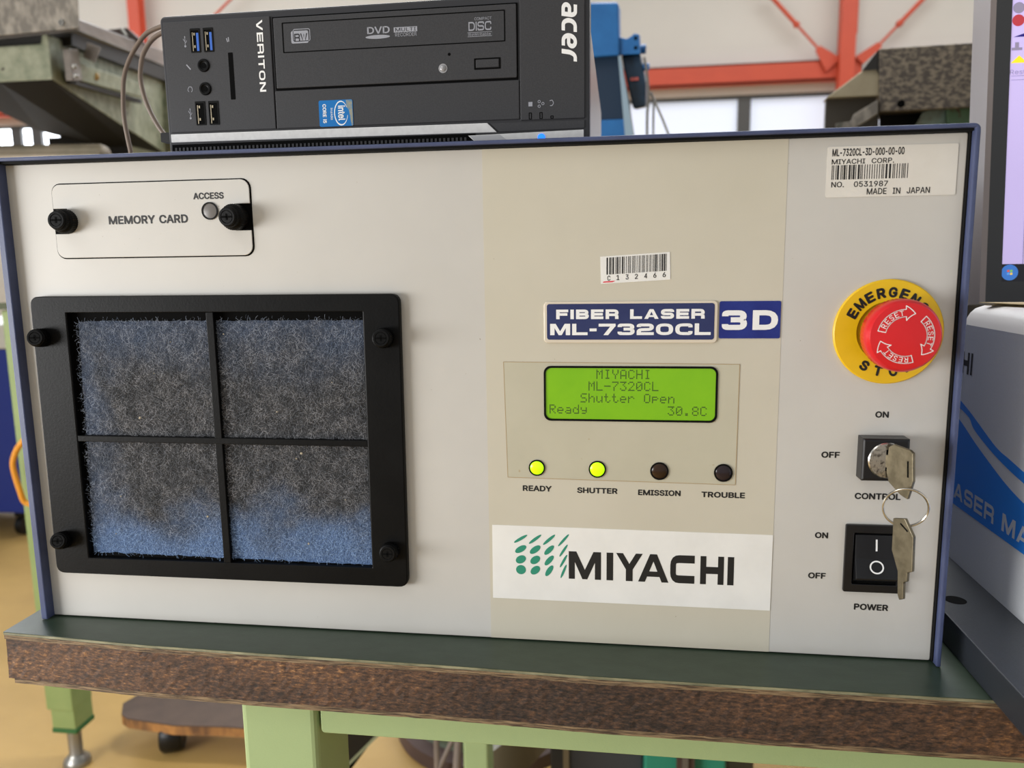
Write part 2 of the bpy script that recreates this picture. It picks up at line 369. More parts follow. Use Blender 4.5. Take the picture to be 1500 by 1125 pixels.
    'N': '262|30,0 30,254 68,254 172,91 176,84 181,75 187,65 194,53 200,41 207,27 202,27 201,41 200,54 200,67 200,79 199,89 199,97 199,254 232,254 232,0 193,0 101,145 95,155 89,165 82,177 74,191 65,207 54,226 60,227 60,209 61,192 62,177 62,164 62,153 62,145 62,0|0,27,1 27,2,1 27,28,2 28,3,2 16,18,17 16,19,18 29,26,28 26,3,28 0,29,27 29,26,27 0,30,29 25,3,26 0,31,30 24,3,25 23,3,24 0,32,31 22,3,23 0,33,32 21,3,22 0,34,33 0,35,34 20,3,21 15,19,16 20,4,3 14,19,15 20,5,4 13,19,14 20,6,5 12,19,13 20,7,6 11,19,12 20,8,7 20,10,8 10,9,8 10,19,11 20,19,10',
    'O': '267|133,-3 103,1 75,12 52,32 35,58 24,90 20,127 24,165 35,197 52,223 75,242 103,254 133,258 164,254 192,242 215,223 232,197 243,165 247,127 243,90 232,58 215,32 192,12 164,1 133,26 155,29 175,38 191,52 204,72 212,97 215,127 212,157 204,182 191,202 175,216 155,225 133,228 112,225 92,216 75,202 63,182 54,157 52,127 54,97 63,72 75,52 92,38 112,29|11,13,12 10,13,11 10,14,13 9,14,10 9,36,14 36,15,14 9,37,36 35,15,36 34,15,35 9,38,37 8,38,9 34,16,15 33,16,34 8,39,38 32,16,33 8,40,39 7,40,8 32,17,16 31,17,32 7,41,40 6,41,7 31,18,17 30,18,31 6,42,41 5,42,6 5,43,42 29,18,30 29,19,18 5,44,43 28,19,29 4,44,5 28,20,19 4,45,44 27,20,28 3,45,4 27,21,20 3,46,45 26,21,27 3,47,46 25,21,26 25,22,21 2,47,3 2,24,47 24,22,25 2,22,24 1,22,2 1,23,22 1,0,23',
    'P': '222|30,0 30,254 118,254 144,252 166,244 183,231 195,215 202,195 204,174 202,152 195,133 183,116 166,104 144,96 118,93 55,93 55,121 116,121 134,123 149,128 159,136 167,147 171,160 172,174 171,188 167,201 159,211 148,219 134,224 116,226 62,226 62,0|0,30,1 30,2,1 30,3,2 30,4,3 30,5,4 30,29,5 29,28,5 28,6,5 0,16,30 16,31,30 27,6,28 26,6,27 26,7,6 25,7,26 24,7,25 24,8,7 23,8,24 22,8,23 22,9,8 21,9,22 21,10,9 20,10,21 19,10,20 19,11,10 18,11,19 17,11,18 0,15,16 31,17,16 31,14,17 14,11,17 14,12,11 14,13,12 0,14,15 0,31,14',
    'R': '224|30,0 30,254 118,254 145,252 167,244 183,232 195,217 202,198 205,176 202,154 195,136 183,120 166,109 145,101 118,99 48,99 48,128 117,128 135,129 149,133 160,141 167,150 171,162 173,176 171,190 167,202 159,212 149,220 134,224 116,226 62,226 62,0 177,0 115,115 151,115 214,0|0,16,1 16,30,1 30,2,1 30,3,2 30,4,3 30,5,4 30,29,5 29,28,5 28,6,5 16,31,30 27,6,28 26,6,27 26,7,6 25,7,26 24,7,25 24,8,7 23,8,24 22,8,23 22,9,8 21,9,22 21,10,9 20,10,21 19,10,20 19,11,10 18,11,19 17,11,18 0,15,16 31,17,16 31,33,17 33,11,17 33,34,11 34,12,11 31,14,33 14,32,33 35,12,34 13,35,12 14,35,13 0,14,15 0,31,14 32,35,14',
    'S': '223|112,-4 86,-2 64,5 46,15 32,30 23,48 19,68 52,68 55,55 62,44 71,35 83,29 97,26 112,25 128,26 143,30 155,37 165,46 171,57 173,70 171,81 166,89 158,96 148,102 136,107 122,111 92,120 64,130 43,145 30,163 26,186 29,206 37,224 51,238 69,249 90,256 114,258 137,256 158,249 175,238 189,224 197,208 200,189 169,189 163,206 151,219 134,227 112,229 97,228 84,224 73,218 64,209 59,199 58,188 60,176 65,167 74,160 85,154 96,150 106,147 132,140 144,136 156,132 168,126 179,119 189,110 197,99 202,85 204,69 201,50 193,32 180,17 162,5 139,-2|35,37,36 34,37,35 34,38,37 33,38,34 33,39,38 33,40,39 32,47,33 47,40,33 32,48,47 46,40,47 32,49,48 45,40,46 45,41,40 31,49,32 31,50,49 44,41,45 31,51,50 31,52,51 44,42,41 30,52,31 43,42,44 30,53,52 30,54,53 29,54,30 29,55,54 29,56,55 28,56,29 28,57,56 28,58,57 28,59,58 28,60,59 27,60,28 27,61,60 27,62,61 27,63,62 26,63,27 26,64,63 25,64,26 25,65,64 24,65,25 24,66,65 23,66,24 22,66,23 22,67,66 21,67,22 20,67,21 20,68,67 19,68,20 18,68,19 18,69,68 5,7,6 5,8,7 17,69,18 5,9,8 17,70,69 4,9,5 16,70,17 4,10,9 15,70,16 4,11,10 15,71,70 14,71,15 3,11,4 3,12,11 13,71,14 3,13,12 3,71,13 3,72,71 2,72,3 2,73,72 1,73,2 1,0,73',
    'T': '224|16,226 16,254 208,254 208,226 128,226 128,0 96,0 96,226|0,2,1 0,3,2 7,3,0 6,4,7 4,3,7 6,5,4',
    'U': '259|129,-4 101,-1 77,8 57,22 42,40 33,62 30,87 30,254 62,254 62,89 64,72 70,57 80,44 94,34 110,28 129,26 149,28 165,34 179,44 188,57 194,72 196,89 196,254 229,254 229,87 226,62 216,40 201,22 182,8 157,-1|6,8,7 6,9,8 21,23,22 21,24,23 6,10,9 20,24,21 5,10,6 20,25,24 5,11,10 19,25,20 19,26,25 4,11,5 4,12,11 18,26,19 4,13,12 17,26,18 3,13,4 17,27,26 3,14,13 16,27,17 3,15,14 15,27,16 3,27,15 2,27,3 2,28,27 1,28,2 1,29,28 0,29,1',
    'V': '240|102,0 8,254 42,254 96,103 101,88 108,69 115,45 124,15 117,15 126,45 133,69 140,88 145,103 197,254 231,254 139,0|0,2,1 0,3,2 12,14,13 12,15,14 0,4,3 11,15,12 10,15,11 0,5,4 9,15,10 0,6,5 8,7,9 7,15,9 0,7,6 0,15,7',
    'W': '343|78,0 8,254 41,254 82,98 85,85 88,73 91,60 93,47 96,33 98,20 95,20 97,33 100,47 103,60 106,73 109,85 112,98 153,254 190,254 231,98 234,85 237,73 240,60 243,47 246,33 249,20 244,20 247,33 249,47 252,60 255,73 258,85 261,98 302,254 335,254 265,0 228,0 184,161 180,178 176,196 172,215 168,237 175,237 171,216 167,197 164,179 159,161 115,0|0,2,1 0,3,2 16,41,17 41,18,17 41,42,18 42,19,18 32,34,33 32,35,34 16,43,41 43,40,41 43,40,42 40,19,42 16,44,43 39,19,40 16,45,44 38,19,39 16,46,45 37,19,38 16,47,46 36,19,37 0,4,3 15,47,16 36,20,19 31,35,32 0,5,4 14,47,15 36,21,20 30,35,31 0,6,5 13,47,14 36,22,21 29,35,30 0,7,6 12,47,13 36,23,22 28,35,29 0,8,7 11,47,12 36,24,23 27,35,28 0,10,8 10,9,8 10,47,11 36,26,24 26,25,24 26,35,27 0,47,10 36,35,26',
    'Y': '236|102,0 102,104 8,254 46,254 96,172 104,159 111,146 118,132 125,115 112,115 119,132 126,146 133,159 140,172 191,254 228,254 134,104 134,0|1,3,2 1,4,3 13,15,14 13,16,15 1,5,4 12,16,13 11,16,12 1,6,5 10,16,11 1,7,6 9,8,10 8,16,10 1,8,7 1,16,8 0,16,1 0,17,16',
    'a': '195|80,-4 63,-3 47,2 34,11 24,22 17,37 15,54 17,69 22,80 29,90 39,97 50,102 63,105 76,108 89,110 105,112 117,113 126,115 133,117 136,121 138,127 138,128 137,139 133,148 128,156 120,161 110,164 98,165 85,164 75,161 66,156 59,150 54,144 50,137 20,146 29,161 39,173 52,182 66,188 82,191 97,192 108,192 119,190 131,186 143,180 153,172 161,160 167,145 168,126 168,0 138,0 138,26 136,26 132,19 126,12 118,6 108,1 95,-3 85,23 101,24 114,29 124,37 132,47 136,57 138,69 138,95 135,93 130,91 123,89 116,88 108,87 100,86 93,85 88,84 77,82 67,79 58,75 52,70 47,62 46,52 47,43 51,36 57,30 65,26 74,24|39,41,40 39,42,41 38,42,39 38,43,42 37,43,38 37,44,43 36,44,37 36,45,44 35,45,36 35,27,45 27,46,45 35,28,27 26,46,27 35,29,28 25,46,26 35,30,29 34,30,35 24,46,25 24,47,46 34,31,30 23,47,24 34,32,31 22,47,23 33,32,34 22,48,47 21,48,22 20,48,21 19,48,20 19,49,48 18,49,19 17,65,18 65,49,18 16,65,17 15,65,16 14,65,15 13,65,14 12,65,13 11,65,12 10,65,11 9,65,10 9,66,65 64,49,65 9,67,66 9,68,67 8,68,9 8,69,68 8,70,69 8,71,70 8,72,71 8,73,72 8,74,73 8,75,74 7,75,8 7,76,75 7,77,76 7,78,77 63,49,64 6,78,7 6,79,78 62,49,63 5,79,6 5,80,79 61,51,62 51,49,62 5,81,80 60,51,61 4,81,5 4,82,81 4,83,82 59,52,60 52,51,60 4,84,83 59,53,52 50,49,51 58,53,59 4,58,84 4,53,58 3,53,4 3,54,53 3,55,54 2,55,3 2,56,55 1,56,2 1,57,56 0,57,1',
    'b': '212|115,-4 99,-3 86,2 76,8 69,16 63,23 59,29 56,29 56,0 26,0 26,254 57,254 57,160 59,160 63,166 69,173 76,180 86,186 98,191 115,192 137,189 156,180 173,166 185,146 193,122 195,94 193,66 185,42 173,23 157,8 137,-1 110,23 126,26 140,33 150,44 158,58 163,75 164,95 163,114 158,131 150,145 140,156 126,163 110,165 94,163 81,156 70,145 62,131 58,114 56,95 58,75 63,58 70,43 81,32 94,26|9,11,10 9,12,11 18,20,19 17,20,18 17,21,20 16,21,17 16,22,21 15,22,16 14,22,15 14,43,22 43,42,22 42,23,22 13,43,14 13,44,43 13,45,44 41,23,42 9,13,12 9,47,13 47,46,13 46,45,13 40,23,41 40,24,23 39,24,40 9,48,47 38,24,39 38,25,24 9,49,48 37,25,38 9,50,49 36,25,37 36,26,25 35,26,36 9,51,50 35,27,26 34,27,35 9,7,51 7,52,51 33,27,34 7,53,52 33,28,27 32,28,33 7,6,53 6,54,53 9,8,7 5,54,6 31,28,32 5,31,54 5,28,31 4,28,5 4,29,28 3,29,4 2,29,3 2,30,29 1,30,2 1,0,30',
    'c': '198|104,-4 79,-1 58,8 41,23 28,43 20,66 17,94 20,122 28,146 41,165 58,180 79,189 104,192 117,191 130,189 142,184 153,178 162,170 170,161 176,150 181,138 151,131 149,138 145,145 141,150 135,155 128,159 121,162 113,164 104,165 86,162 73,155 62,144 54,129 50,112 48,94 50,75 54,59 62,44 73,33 86,26 104,23 113,24 121,26 129,29 135,33 141,38 146,44 149,51 152,59 181,51 177,39 171,28 163,19 153,11 142,4 130,0 117,-3|11,13,12 11,14,13 10,14,11 10,15,14 10,16,15 9,16,10 9,17,16 9,29,17 29,18,17 8,30,9 30,29,9 28,18,29 27,18,28 8,31,30 26,18,27 26,19,18 25,19,26 24,19,25 8,32,31 23,19,24 23,20,19 7,32,8 22,20,23 7,33,32 22,21,20 7,34,33 6,34,7 6,35,34 5,35,6 5,36,35 5,37,36 4,37,5 4,38,37 48,50,49 48,51,50 47,51,48 46,51,47 4,39,38 3,39,4 46,52,51 45,52,46 44,52,45 3,40,39 43,52,44 43,53,52 42,53,43 3,41,40 41,53,42 3,53,41 2,53,3 2,54,53 2,55,54 1,55,2 1,56,55 1,57,56 0,57,1',
    'd': '212|98,-4 75,-1 56,8 40,23 27,42 20,66 17,94 20,122 27,146 40,166 56,180 75,189 98,192 114,191 126,186 136,180 144,173 149,166 153,160 155,160 155,254 186,254 186,0 156,0 156,29 153,29 149,23 143,16 136,8 126,2 114,-3 102,23 118,26 132,32 142,43 150,58 154,75 156,95 154,114 150,131 142,145 132,156 118,163 102,165 86,163 72,156 62,145 54,131 50,114 48,95 50,75 54,58 62,44 73,33 86,26|19,21,20 19,22,21 11,13,12 11,14,13 10,14,11 10,15,14 9,15,10 9,16,15 9,17,16 8,44,9 44,43,9 43,17,9 43,18,17 42,18,43 41,18,42 8,45,44 41,19,18 41,40,19 40,39,19 39,22,19 8,46,45 7,46,8 7,47,46 38,22,39 7,48,47 6,48,7 37,22,38 6,49,48 6,50,49 36,22,37 5,50,6 5,51,50 35,22,36 4,51,5 4,52,51 34,24,35 24,22,35 4,53,52 33,24,34 3,53,4 3,54,53 32,25,33 25,24,33 32,26,25 23,22,24 3,31,54 31,26,32 3,26,31 3,27,26 2,27,3 2,28,27 2,29,28 1,29,2 1,30,29 0,30,1',
    'e': '202|106,-4 80,-1 58,8 41,23 28,42 20,66 17,93 20,121 28,145 40,165 58,180 78,189 103,192 118,191 133,187 147,180 160,170 170,157 179,141 184,121 186,97 186,85 37,85 37,110 169,110 155,101 153,119 149,134 141,147 131,157 118,163 103,165 87,163 73,157 62,147 54,135 50,121 48,105 48,89 50,69 55,53 64,40 76,31 90,25 106,23 117,24 127,26 135,31 143,36 149,44 153,53 182,45 177,32 168,20 156,10 141,2 125,-3|11,13,12 11,14,13 10,14,11 10,15,14 10,16,15 9,16,10 9,31,16 31,17,16 9,32,31 30,17,31 8,32,9 29,17,30 8,33,32 29,18,17 28,18,29 8,34,33 27,18,28 8,35,34 7,35,8 27,19,18 7,36,35 26,19,27 26,24,19 24,20,19 6,23,7 23,36,7 23,37,36 25,24,26 6,22,23 37,24,23 37,20,24 38,20,37 38,21,20 5,22,6 39,21,38 5,21,22 5,39,21 5,40,39 4,40,5 4,41,40 49,51,50 49,52,51 48,52,49 3,41,4 3,42,41 47,52,48 47,53,52 3,43,42 46,53,47 45,53,46 3,44,43 44,53,45 3,53,44 2,53,3 2,54,53 2,55,54 1,55,2 1,56,55 0,56,1',
    'i': '83|42,221 34,223 27,227 22,234 21,242 22,249 27,256 34,260 42,262 50,260 57,256 62,249 63,242 62,234 57,227 50,223 26,0 26,190 57,190 57,0|16,18,17 16,19,18 7,9,8 6,9,7 6,10,9 5,10,6 5,11,10 4,11,5 4,12,11 3,12,4 3,13,12 2,13,3 2,14,13 1,14,2 1,15,14 0,15,1',
    'l': '95|70,-1 50,2 37,10 29,24 26,42 26,254 57,254 57,49 58,38 60,31 65,27 73,26 77,26 80,26 83,27 85,27 90,1 86,0 81,0 75,-1|4,6,5 4,7,6 4,8,7 3,8,4 3,9,8 3,10,9 3,11,10 14,16,15 13,16,14 12,16,13 11,16,12 3,16,11 2,16,3 1,16,2 0,16,1 0,17,16 0,18,17 0,19,18',
    'n': '205|57,113 57,0 26,0 26,190 56,190 56,144 51,144 62,166 76,181 94,189 114,192 132,190 147,184 160,174 170,160 176,142 179,120 179,0 148,0 148,118 145,137 136,152 123,161 105,165 92,163 80,159 71,151 63,141 58,129|9,11,10 9,12,11 2,4,3 2,6,4 6,5,4 8,12,9 8,13,12 7,13,8 7,23,13 23,14,13 6,25,7 25,24,7 24,23,7 22,14,23 21,14,22 21,15,14 6,26,25 20,15,21 6,27,26 2,28,6 28,27,6 20,16,15 19,16,20 2,0,28 19,17,16 18,17,19 2,1,0',
    'r': '130|26,0 26,190 56,190 56,160 58,160 65,173 76,184 90,190 107,192 110,192 115,192 119,192 122,192 122,161 119,162 115,162 109,163 103,163 91,161 80,157 70,151 63,142 58,131 57,118 57,0|7,9,8 7,10,9 7,11,10 7,12,11 7,13,12 6,13,7 0,2,1 0,3,2 5,13,6 4,17,5 17,16,5 16,15,5 15,14,5 14,13,5 4,18,17 4,19,18 0,4,3 0,22,4 22,21,4 21,20,4 20,19,4 0,23,22 0,24,23',
    's': '182|91,-4 72,-3 56,2 42,9 31,19 23,32 18,47 47,53 53,40 62,30 75,25 91,23 108,25 122,31 131,40 134,51 132,60 127,68 118,74 106,78 75,85 52,93 36,104 27,119 23,137 26,152 33,166 43,177 58,185 74,190 94,192 112,191 127,186 140,179 149,170 157,158 162,145 134,139 129,149 121,158 110,164 94,166 78,164 65,158 57,150 54,139 56,129 62,122 72,116 86,111 115,105 137,97 153,86 162,71 166,53 163,37 156,24 145,12 130,3 112,-2|29,31,30 29,32,31 28,32,29 28,33,32 27,33,28 27,34,33 26,34,27 26,41,34 41,35,34 26,42,41 40,35,41 25,42,26 25,43,42 39,35,40 25,44,43 39,36,35 38,36,39 24,44,25 24,45,44 37,36,38 24,46,45 23,46,24 23,47,46 23,48,47 22,48,23 22,49,48 22,50,49 22,51,50 21,51,22 21,52,51 20,52,21 20,53,52 19,53,20 18,53,19 17,53,18 17,54,53 16,54,17 15,54,16 6,8,7 15,55,54 14,55,15 5,8,6 13,55,14 5,9,8 13,56,55 4,9,5 12,56,13 4,10,9 11,56,12 4,11,10 11,57,56 4,57,11 3,57,4 3,58,57 2,58,3 2,59,58 1,59,2 1,0,59',
    't': '114|102,190 102,164 3,164 3,190 32,236 63,236 63,49 64,38 68,31 75,26 85,25 88,25 93,26 97,26 101,27 107,1 102,0 96,-1 90,-2 84,-2 62,1 46,11 36,26 32,46|23,5,4 23,6,5 2,0,3 2,1,0 23,7,6 22,7,23 22,8,7 22,9,8 13,15,14 22,10,9 12,15,13 21,10,22 11,15,12 10,15,11 21,15,10 20,15,21 19,15,20 19,16,15 19,17,16 19,18,17',
}


def stroked(ch):
    """the letters drawn from strokes, in the same 500 unit em"""
    bowl = ribbon(arc([(40, 239), (188, 239), (188, 116), (40, 116)], 62, 5), 30, 30)
    if ch == 'M':
        return 324, [[(30, 0), (62, 0), (62, 254), (30, 254)], [(262, 0), (294, 0), (294, 254), (262, 254)],
                     [(30, 254), (70, 254), (178, 0), (146, 0)], [(294, 254), (254, 254), (146, 0), (178, 0)]]
    if ch == 'P':
        return 230, [[(30, 0), (62, 0), (62, 254), (30, 254)]] + bowl
    if ch == 'R':
        return 236, [[(30, 0), (62, 0), (62, 254), (30, 254)], [(112, 112), (146, 118), (212, 0), (176, 0)]] + bowl
    if ch == '4':
        return 230, [[(14, 52), (148, 254), (184, 254), (50, 52)], [(14, 52), (216, 52), (216, 80), (32, 80)], [(152, 0), (184, 0), (184, 254), (152, 254)]]


def font_faces(text, bold=0.0, space=1.0):
    """plain grotesque letters as flat faces; bold thickens the strokes by overlaid copies"""
    F, x = [], 0.0
    sh = [(0, 0)] if not bold else [(bold * math.cos(t * math.pi / 4), bold * math.sin(t * math.pi / 4)) for t in range(8)]
    for ch in text:
        if ch == ' ':
            x += 0.28 * space
            continue
        if ch in 'MPR4':
            adv, P = stroked(ch)
            P = [[(a / 500, b / 500) for a, b in f] for f in P]
        else:
            adv, vs, ts = GL[ch].split('|')
            V = [tuple(float(q) / 500 for q in v.split(',')) for v in vs.split(' ')]
            P = [[V[int(q)] for q in t.split(',')] for t in ts.split(' ')]
        for k, (dx, dy) in enumerate(sh):
            for i, f in enumerate(P):
                F.append([(a + x + dx, b + dy) for a, b in f] + [k + (i % 3 if ch in 'MPR4' else 0)])
        x += float(adv) / 500 * space
    return F


def split_lift(f, i):
    """a face may carry the index of its layer as last entry"""
    return (f[:-1], f[-1]) if isinstance(f[-1], int) else (f, i % 7)


def fit(F, w, h):
    P = [p for f in F for p in f if not isinstance(p, int)]
    x0, x1 = min(p[0] for p in P), max(p[0] for p in P)
    y0, y1 = min(p[1] for p in P), max(p[1] for p in P)
    return [[p if isinstance(p, int) else ((p[0] - x0) / max(x1 - x0, 1e-6) * w, (p[1] - y0) / max(y1 - y0, 1e-6) * h) for p in f] for f in F]


def place(mb, F, o, fr=FRONT, lift=0.0):
    o = Vector(o)
    u, v = fr
    n = u.cross(v)
    for i, f in enumerate(F):
        f, k = split_lift(f, i)
        try:
            mb.poly([o + u * x + v * y + n * (lift + 0.008 * k) for x, y in f])
        except ValueError:
            pass


def words(parent, name, rows, y, material, label=None, off=0.018):
    """rows of (text, x0, x1, z0, z1) printed on the plane at depth y"""
    mb = MB()
    for t, x0, x1, z0, z1 in rows:
        place(mb, fit(font_faces(t, off), x1 - x0, z1 - z0), (x0, y, z0))
    o = mb.build(name, material, parent)
    if label:
        o['label'] = label
    return o


def arc(pts, r, n=4, closed=False):
    P = [Vector(p) for p in pts]
    out = []
    for i, p in enumerate(P):
        if not closed and i in (0, len(P) - 1):
            out.append(p)
            continue
        a, b = P[i - 1], P[(i + 1) % len(P)]
        rr = min(r, (a - p).length * 0.5, (b - p).length * 0.5)
        pa, pb = p + (a - p).normalized() * rr, p + (b - p).normalized() * rr
        for k in range(n + 1):
            t = k / n
            out.append(pa * (1 - t) ** 2 + p * 2 * t * (1 - t) + pb * t * t)
    return out


def ribbon(pts, tx, ty, closed=False):
    """stroke of horizontal weight ty and vertical weight tx along pts -> faces"""
    P = [Vector(p) for p in pts]
    n = len(P)
    L, R = [], []
    for i in range(n):
        a = P[i - 1] if (closed or i > 0) else P[i]
        b = P[(i + 1) % n] if (closed or i < n - 1) else P[i]
        d = (b - a)
        if d.length < 1e-9:
            d = Vector((1, 0))
        d.normalize()
        nn = Vector((-d.y * tx, d.x * ty)) * 0.5
        L.append(P[i] + nn)
        R.append(P[i] - nn)
    F = []
    for i in range(n if closed else n - 1):
        j = (i + 1) % n
        F.append([tuple(L[i]), tuple(L[j]), tuple(R[j]), tuple(R[i])])
    return F


def glyph(ch, t):
    """square-cornered wide capital, width 1, height 1, stroke weight t -> (faces, advance width)"""
    h = t / 2
    a, b = h, 1 - h
    r = 0.32
    s = lambda pts, closed=False, rr=r: ribbon(arc(pts, rr, 4, closed), t, t, closed)
    k = lambda pts: ribbon(pts, t, t)
    if ch == ' ':
        return [], 0.55
    if ch == '-':
        return k([(0, .46), (.42, .46)]), 0.42
    if ch == 'I':
        return k([(h, 0), (h, 1)]), t
    if ch == 'F':
        return k([(h, 0), (h, 1)]) + k([(0, b), (.95, b)]) + k([(0, .5), (.88, .5)]), 0.95
    if ch == 'E':
        return k([(h, 0), (h, 1)]) + k([(0, b), (.97, b)]) + k([(0, .5), (.92, .5)]) + k([(0, a), (.97, a)]), 0.97
    if ch == 'L':
        return k([(h, 0), (h, 1)]) + k([(0, a), (.92, a)]), 0.92
    if ch == 'T':
        return k([(.48, 0), (.48, 1)]) + k([(0, b), (.96, b)]), 0.96
    if ch == 'H':
        return k([(h, 0), (h, 1)]) + k([(b, 0), (b, 1)]) + k([(0, .5), (1, .5)]), 1
    if ch == 'D':
        return k([(h, 0), (h, 1)]) + s([(0, b), (b, b), (b, a), (0, a)], False, .4), 1
    if ch == 'B':
        return k([(h, 0), (h, 1)]) + s([(0, b), (b - .03, b), (b - .03, .5), (0, .5)], False, .22) + s([(0, .5), (b, .5), (b, a), (0, a)], False, .22), 1
    if ch == 'R':
        return k([(h, 0), (h, 1)]) + s([(0, b), (b, b), (b, .44), (0, .44)], False, .25) + s([(.5, .44), (b, .44), (b, 0)], False, .2), 1
    if ch in 'O0':
        return s([(a, a), (a, b), (b, b), (b, a)], True), 1
    if ch == 'C':
        return s([(b, .66), (b, b), (a, b), (a, a), (b, a), (b, .34)]), 1
    if ch == 'S':
        return s([(b, .70), (b, b), (a, b), (a, .5), (b, .5), (b, a), (a, a), (a, .30)], False, .25), 1
    if ch == '3':
        return s([(a, .70), (a, b), (b - .02, b), (b - .02, .52), (.35, .52)], False, .25) + s([(.35, .52), (b, .52), (b, a), (a, a), (a, .30)], False, .25), 1
    if ch == '2':
        return s([(a, .70), (a, b), (b, b), (b, .5), (a, .46), (a, a)], False, .25) + k([(0, a), (1, a)]), 1
    if ch == '7':
        return k([(0, b), (1, b)]) + [[(.74, .86), (1, 1), (1, .80), (.56, 0), (.28, 0)]], 1
    if ch == 'M':
        q = t * 1.05
        return [[(0, 0), (0, 1), (q * 1.25, 1), (.6, .34), (1.2 - q * 1.25, 1), (1.2, 1), (1.2, 0), (1.2 - q, 0), (1.2 - q, .62), (.6 + .09, 0), (.6 - .09, 0), (q, .62), (q, 0)]], 1.2
    if ch == 'N':
        q = t
        return [[(0, 0), (0, 1), (q * 1.2, 1), (1 - q, .30), (1 - q, 1), (1, 1), (1, 0), (1 - q * 1.2, 0), (q, .70), (q, 0)]], 1
    if ch == 'A':
        q = t * 1.1
        return [[(0, 0), (.55 - q / 2, 1), (.55, 1), (.55, .74), (q, 0)], [(1.1, 0), (.55 + q / 2, 1), (.55, 1), (.55, .74), (1.1 - q, 0)],
                [(.22, .19), (.88, .19), (.80, .38), (.30, .38)]], 1.1
    if ch == 'V':
        q = t * 1.15
        return [[(0, 1), (.55 - q / 2, 0), (.55, 0), (.55, .24), (q, 1)], [(1.1, 1), (.55 + q / 2, 0), (.55, 0), (.55, .24), (1.1 - q, 1)]], 1.1
    if ch == 'Y':
        q = t * 1.2
        return [[(0, 1), (q, 1), (.55 + q / 2, .42), (.55 - q / 2, .42)], [(1.1, 1), (1.1 - q, 1), (.55 - q / 2, .42), (.55 + q / 2, .42)],
                [(.55 - q / 2, 0), (.55 + q / 2, 0), (.55 + q / 2, .5), (.55 - q / 2, .5)]], 1.1
    return [], 0.5


def wide(text, t=0.24, gap=0.16):
    F, x = [], 0.0
    for ch in text:
        g, w = glyph(ch, t)
        F += [[(px + x, py) for px, py in f] for f in g]
        x += w + gap
    return F


DOT = {
    'M': '10001 11011 10101 10101 10001 10001 10001', 'I': '01110 00100 00100 00100 00100 00100 01110',
    'Y': '10001 10001 10001 01010 00100 00100 00100', 'A': '01110 10001 10001 10001 11111 10001 10001',
    'C': '01110 10001 10000 10000 10000 10001 01110', 'H': '10001 10001 10001 11111 10001 10001 10001',
    'L': '10000 10000 10000 10000 10000 10000 11111', '-': '00000 00000 00000 11111 00000 00000 00000',
    '7': '11111 00001 00010 00100 01000 01000 01000', '3': '11111 00010 00100 00010 00001 10001 01110',
    '2': '01110 10001 00001 00010 00100 01000 11111', '0': '01110 10001 10011 10101 11001 10001 01110',
    'S': '01111 10000 10000 01110 00001 00001 11110', 'h': '10000 10000 10110 11001 10001 10001 10001',
    'u': '00000 00000 10001 10001 10001 10011 01101', 't': '01000 01000 11100 01000 01000 01001 00110',
    'e': '00000 00000 01110 10001 11111 10000 01110', 'r': '00000 00000 10110 11001 10000 10000 10000',
    'O': '01110 10001 10001 10001 10001 10001 01110', 'p': '00000 00000 11110 10001 11110 10000 10000',
    'n': '00000 00000 10110 11001 10001 10001 10001', 'R': '11110 10001 10001 11110 10100 10010 10001',
    'a': '00000 00000 01110 00001 01111 10001 01111', 'd': '00001 00001 01101 10011 10001 10001 01111',
    'y': '00000 00000 10001 10001 01111 00001 01110', '.': '00000 00000 00000 00000 00000 01100 01100',
    '8': '01110 10001 10001 01110 10001 10001 01110', ' ': '00000 00000 00000 00000 00000 00000 00000'}


def bars(mb, x0, x1, z0, z1, y, seed, skew=0.0):
    """barcode: random narrow and wide bars"""
    rng = random.Random(seed)
    units, cur = [], 0
    while cur < 100:
        w = rng.choice((1, 1, 1, 2.4))
        g = rng.choice((1, 1, 2.2))
        units.append((cur, cur + w))
        cur += w + g
    k = (x1 - x0) / units[-1][1]
    for a, b in units:
        dz0, dz1 = skew * a * k, skew * b * k
        mb.poly([(x0 + a * k, y, z0 + dz0), (x0 + b * k, y, z0 + dz1), (x0 + b * k, y, z1 + dz1), (x0 + a * k, y, z1 + dz0)])


# ------------------------------------------------------------------ materials
PAINT = mat('panel_paint_grey', (199, 196, 189), 0.42, c2=(193, 190, 183), scale=9, c3=(150, 140, 122), s3=330, t3=0.745, bump=0.05, bscale=1800)
BEIGE = mat('panel_paint_beige', (200, 194, 177), 0.42, c2=(195, 189, 171), scale=9, c3=(150, 138, 115), s3=330, t3=0.76, bump=0.05, bscale=1800)
BLUE = mat('case_blue', (64, 72, 104), 0.45, c2=(72, 81, 114), scale=60, bump=0.08, bscale=900, spec=0.4)
BLACK = mat('black_plastic', (8, 8, 8), 0.45, c2=(13, 13, 13), scale=45, bump=0.1, bscale=700, spec=0.12)
BLACKM = mat('black_matt', (10, 10, 10), 0.8, spec=0.2)
DARK = mat('dark_recess', (5, 5, 5), 0.9, spec=0.1)
INK = mat('black_ink', (20, 20, 20), 0.55)
WHITE = mat('white_label', (232, 231, 226), 0.45, c2=(226, 225, 220), scale=40)
WINK = mat('white_ink', (238, 238, 236), 0.5)
LABEL = mat('paper_label', (221, 217, 208), 0.4, c2=(214, 209, 199), scale=30)
NAVY = mat('nameplate_navy', (38, 46, 92), 0.3, c2=(44, 53, 98), scale=50)
ROYAL = mat('sticker_blue', (22, 36, 118), 0.32, c2=(30, 46, 128), scale=90)
RIM = mat('nameplate_rim', (214, 203, 184), 0.35)
GREEN_LOGO = mat('logo_green', (40, 138, 112), 0.5)
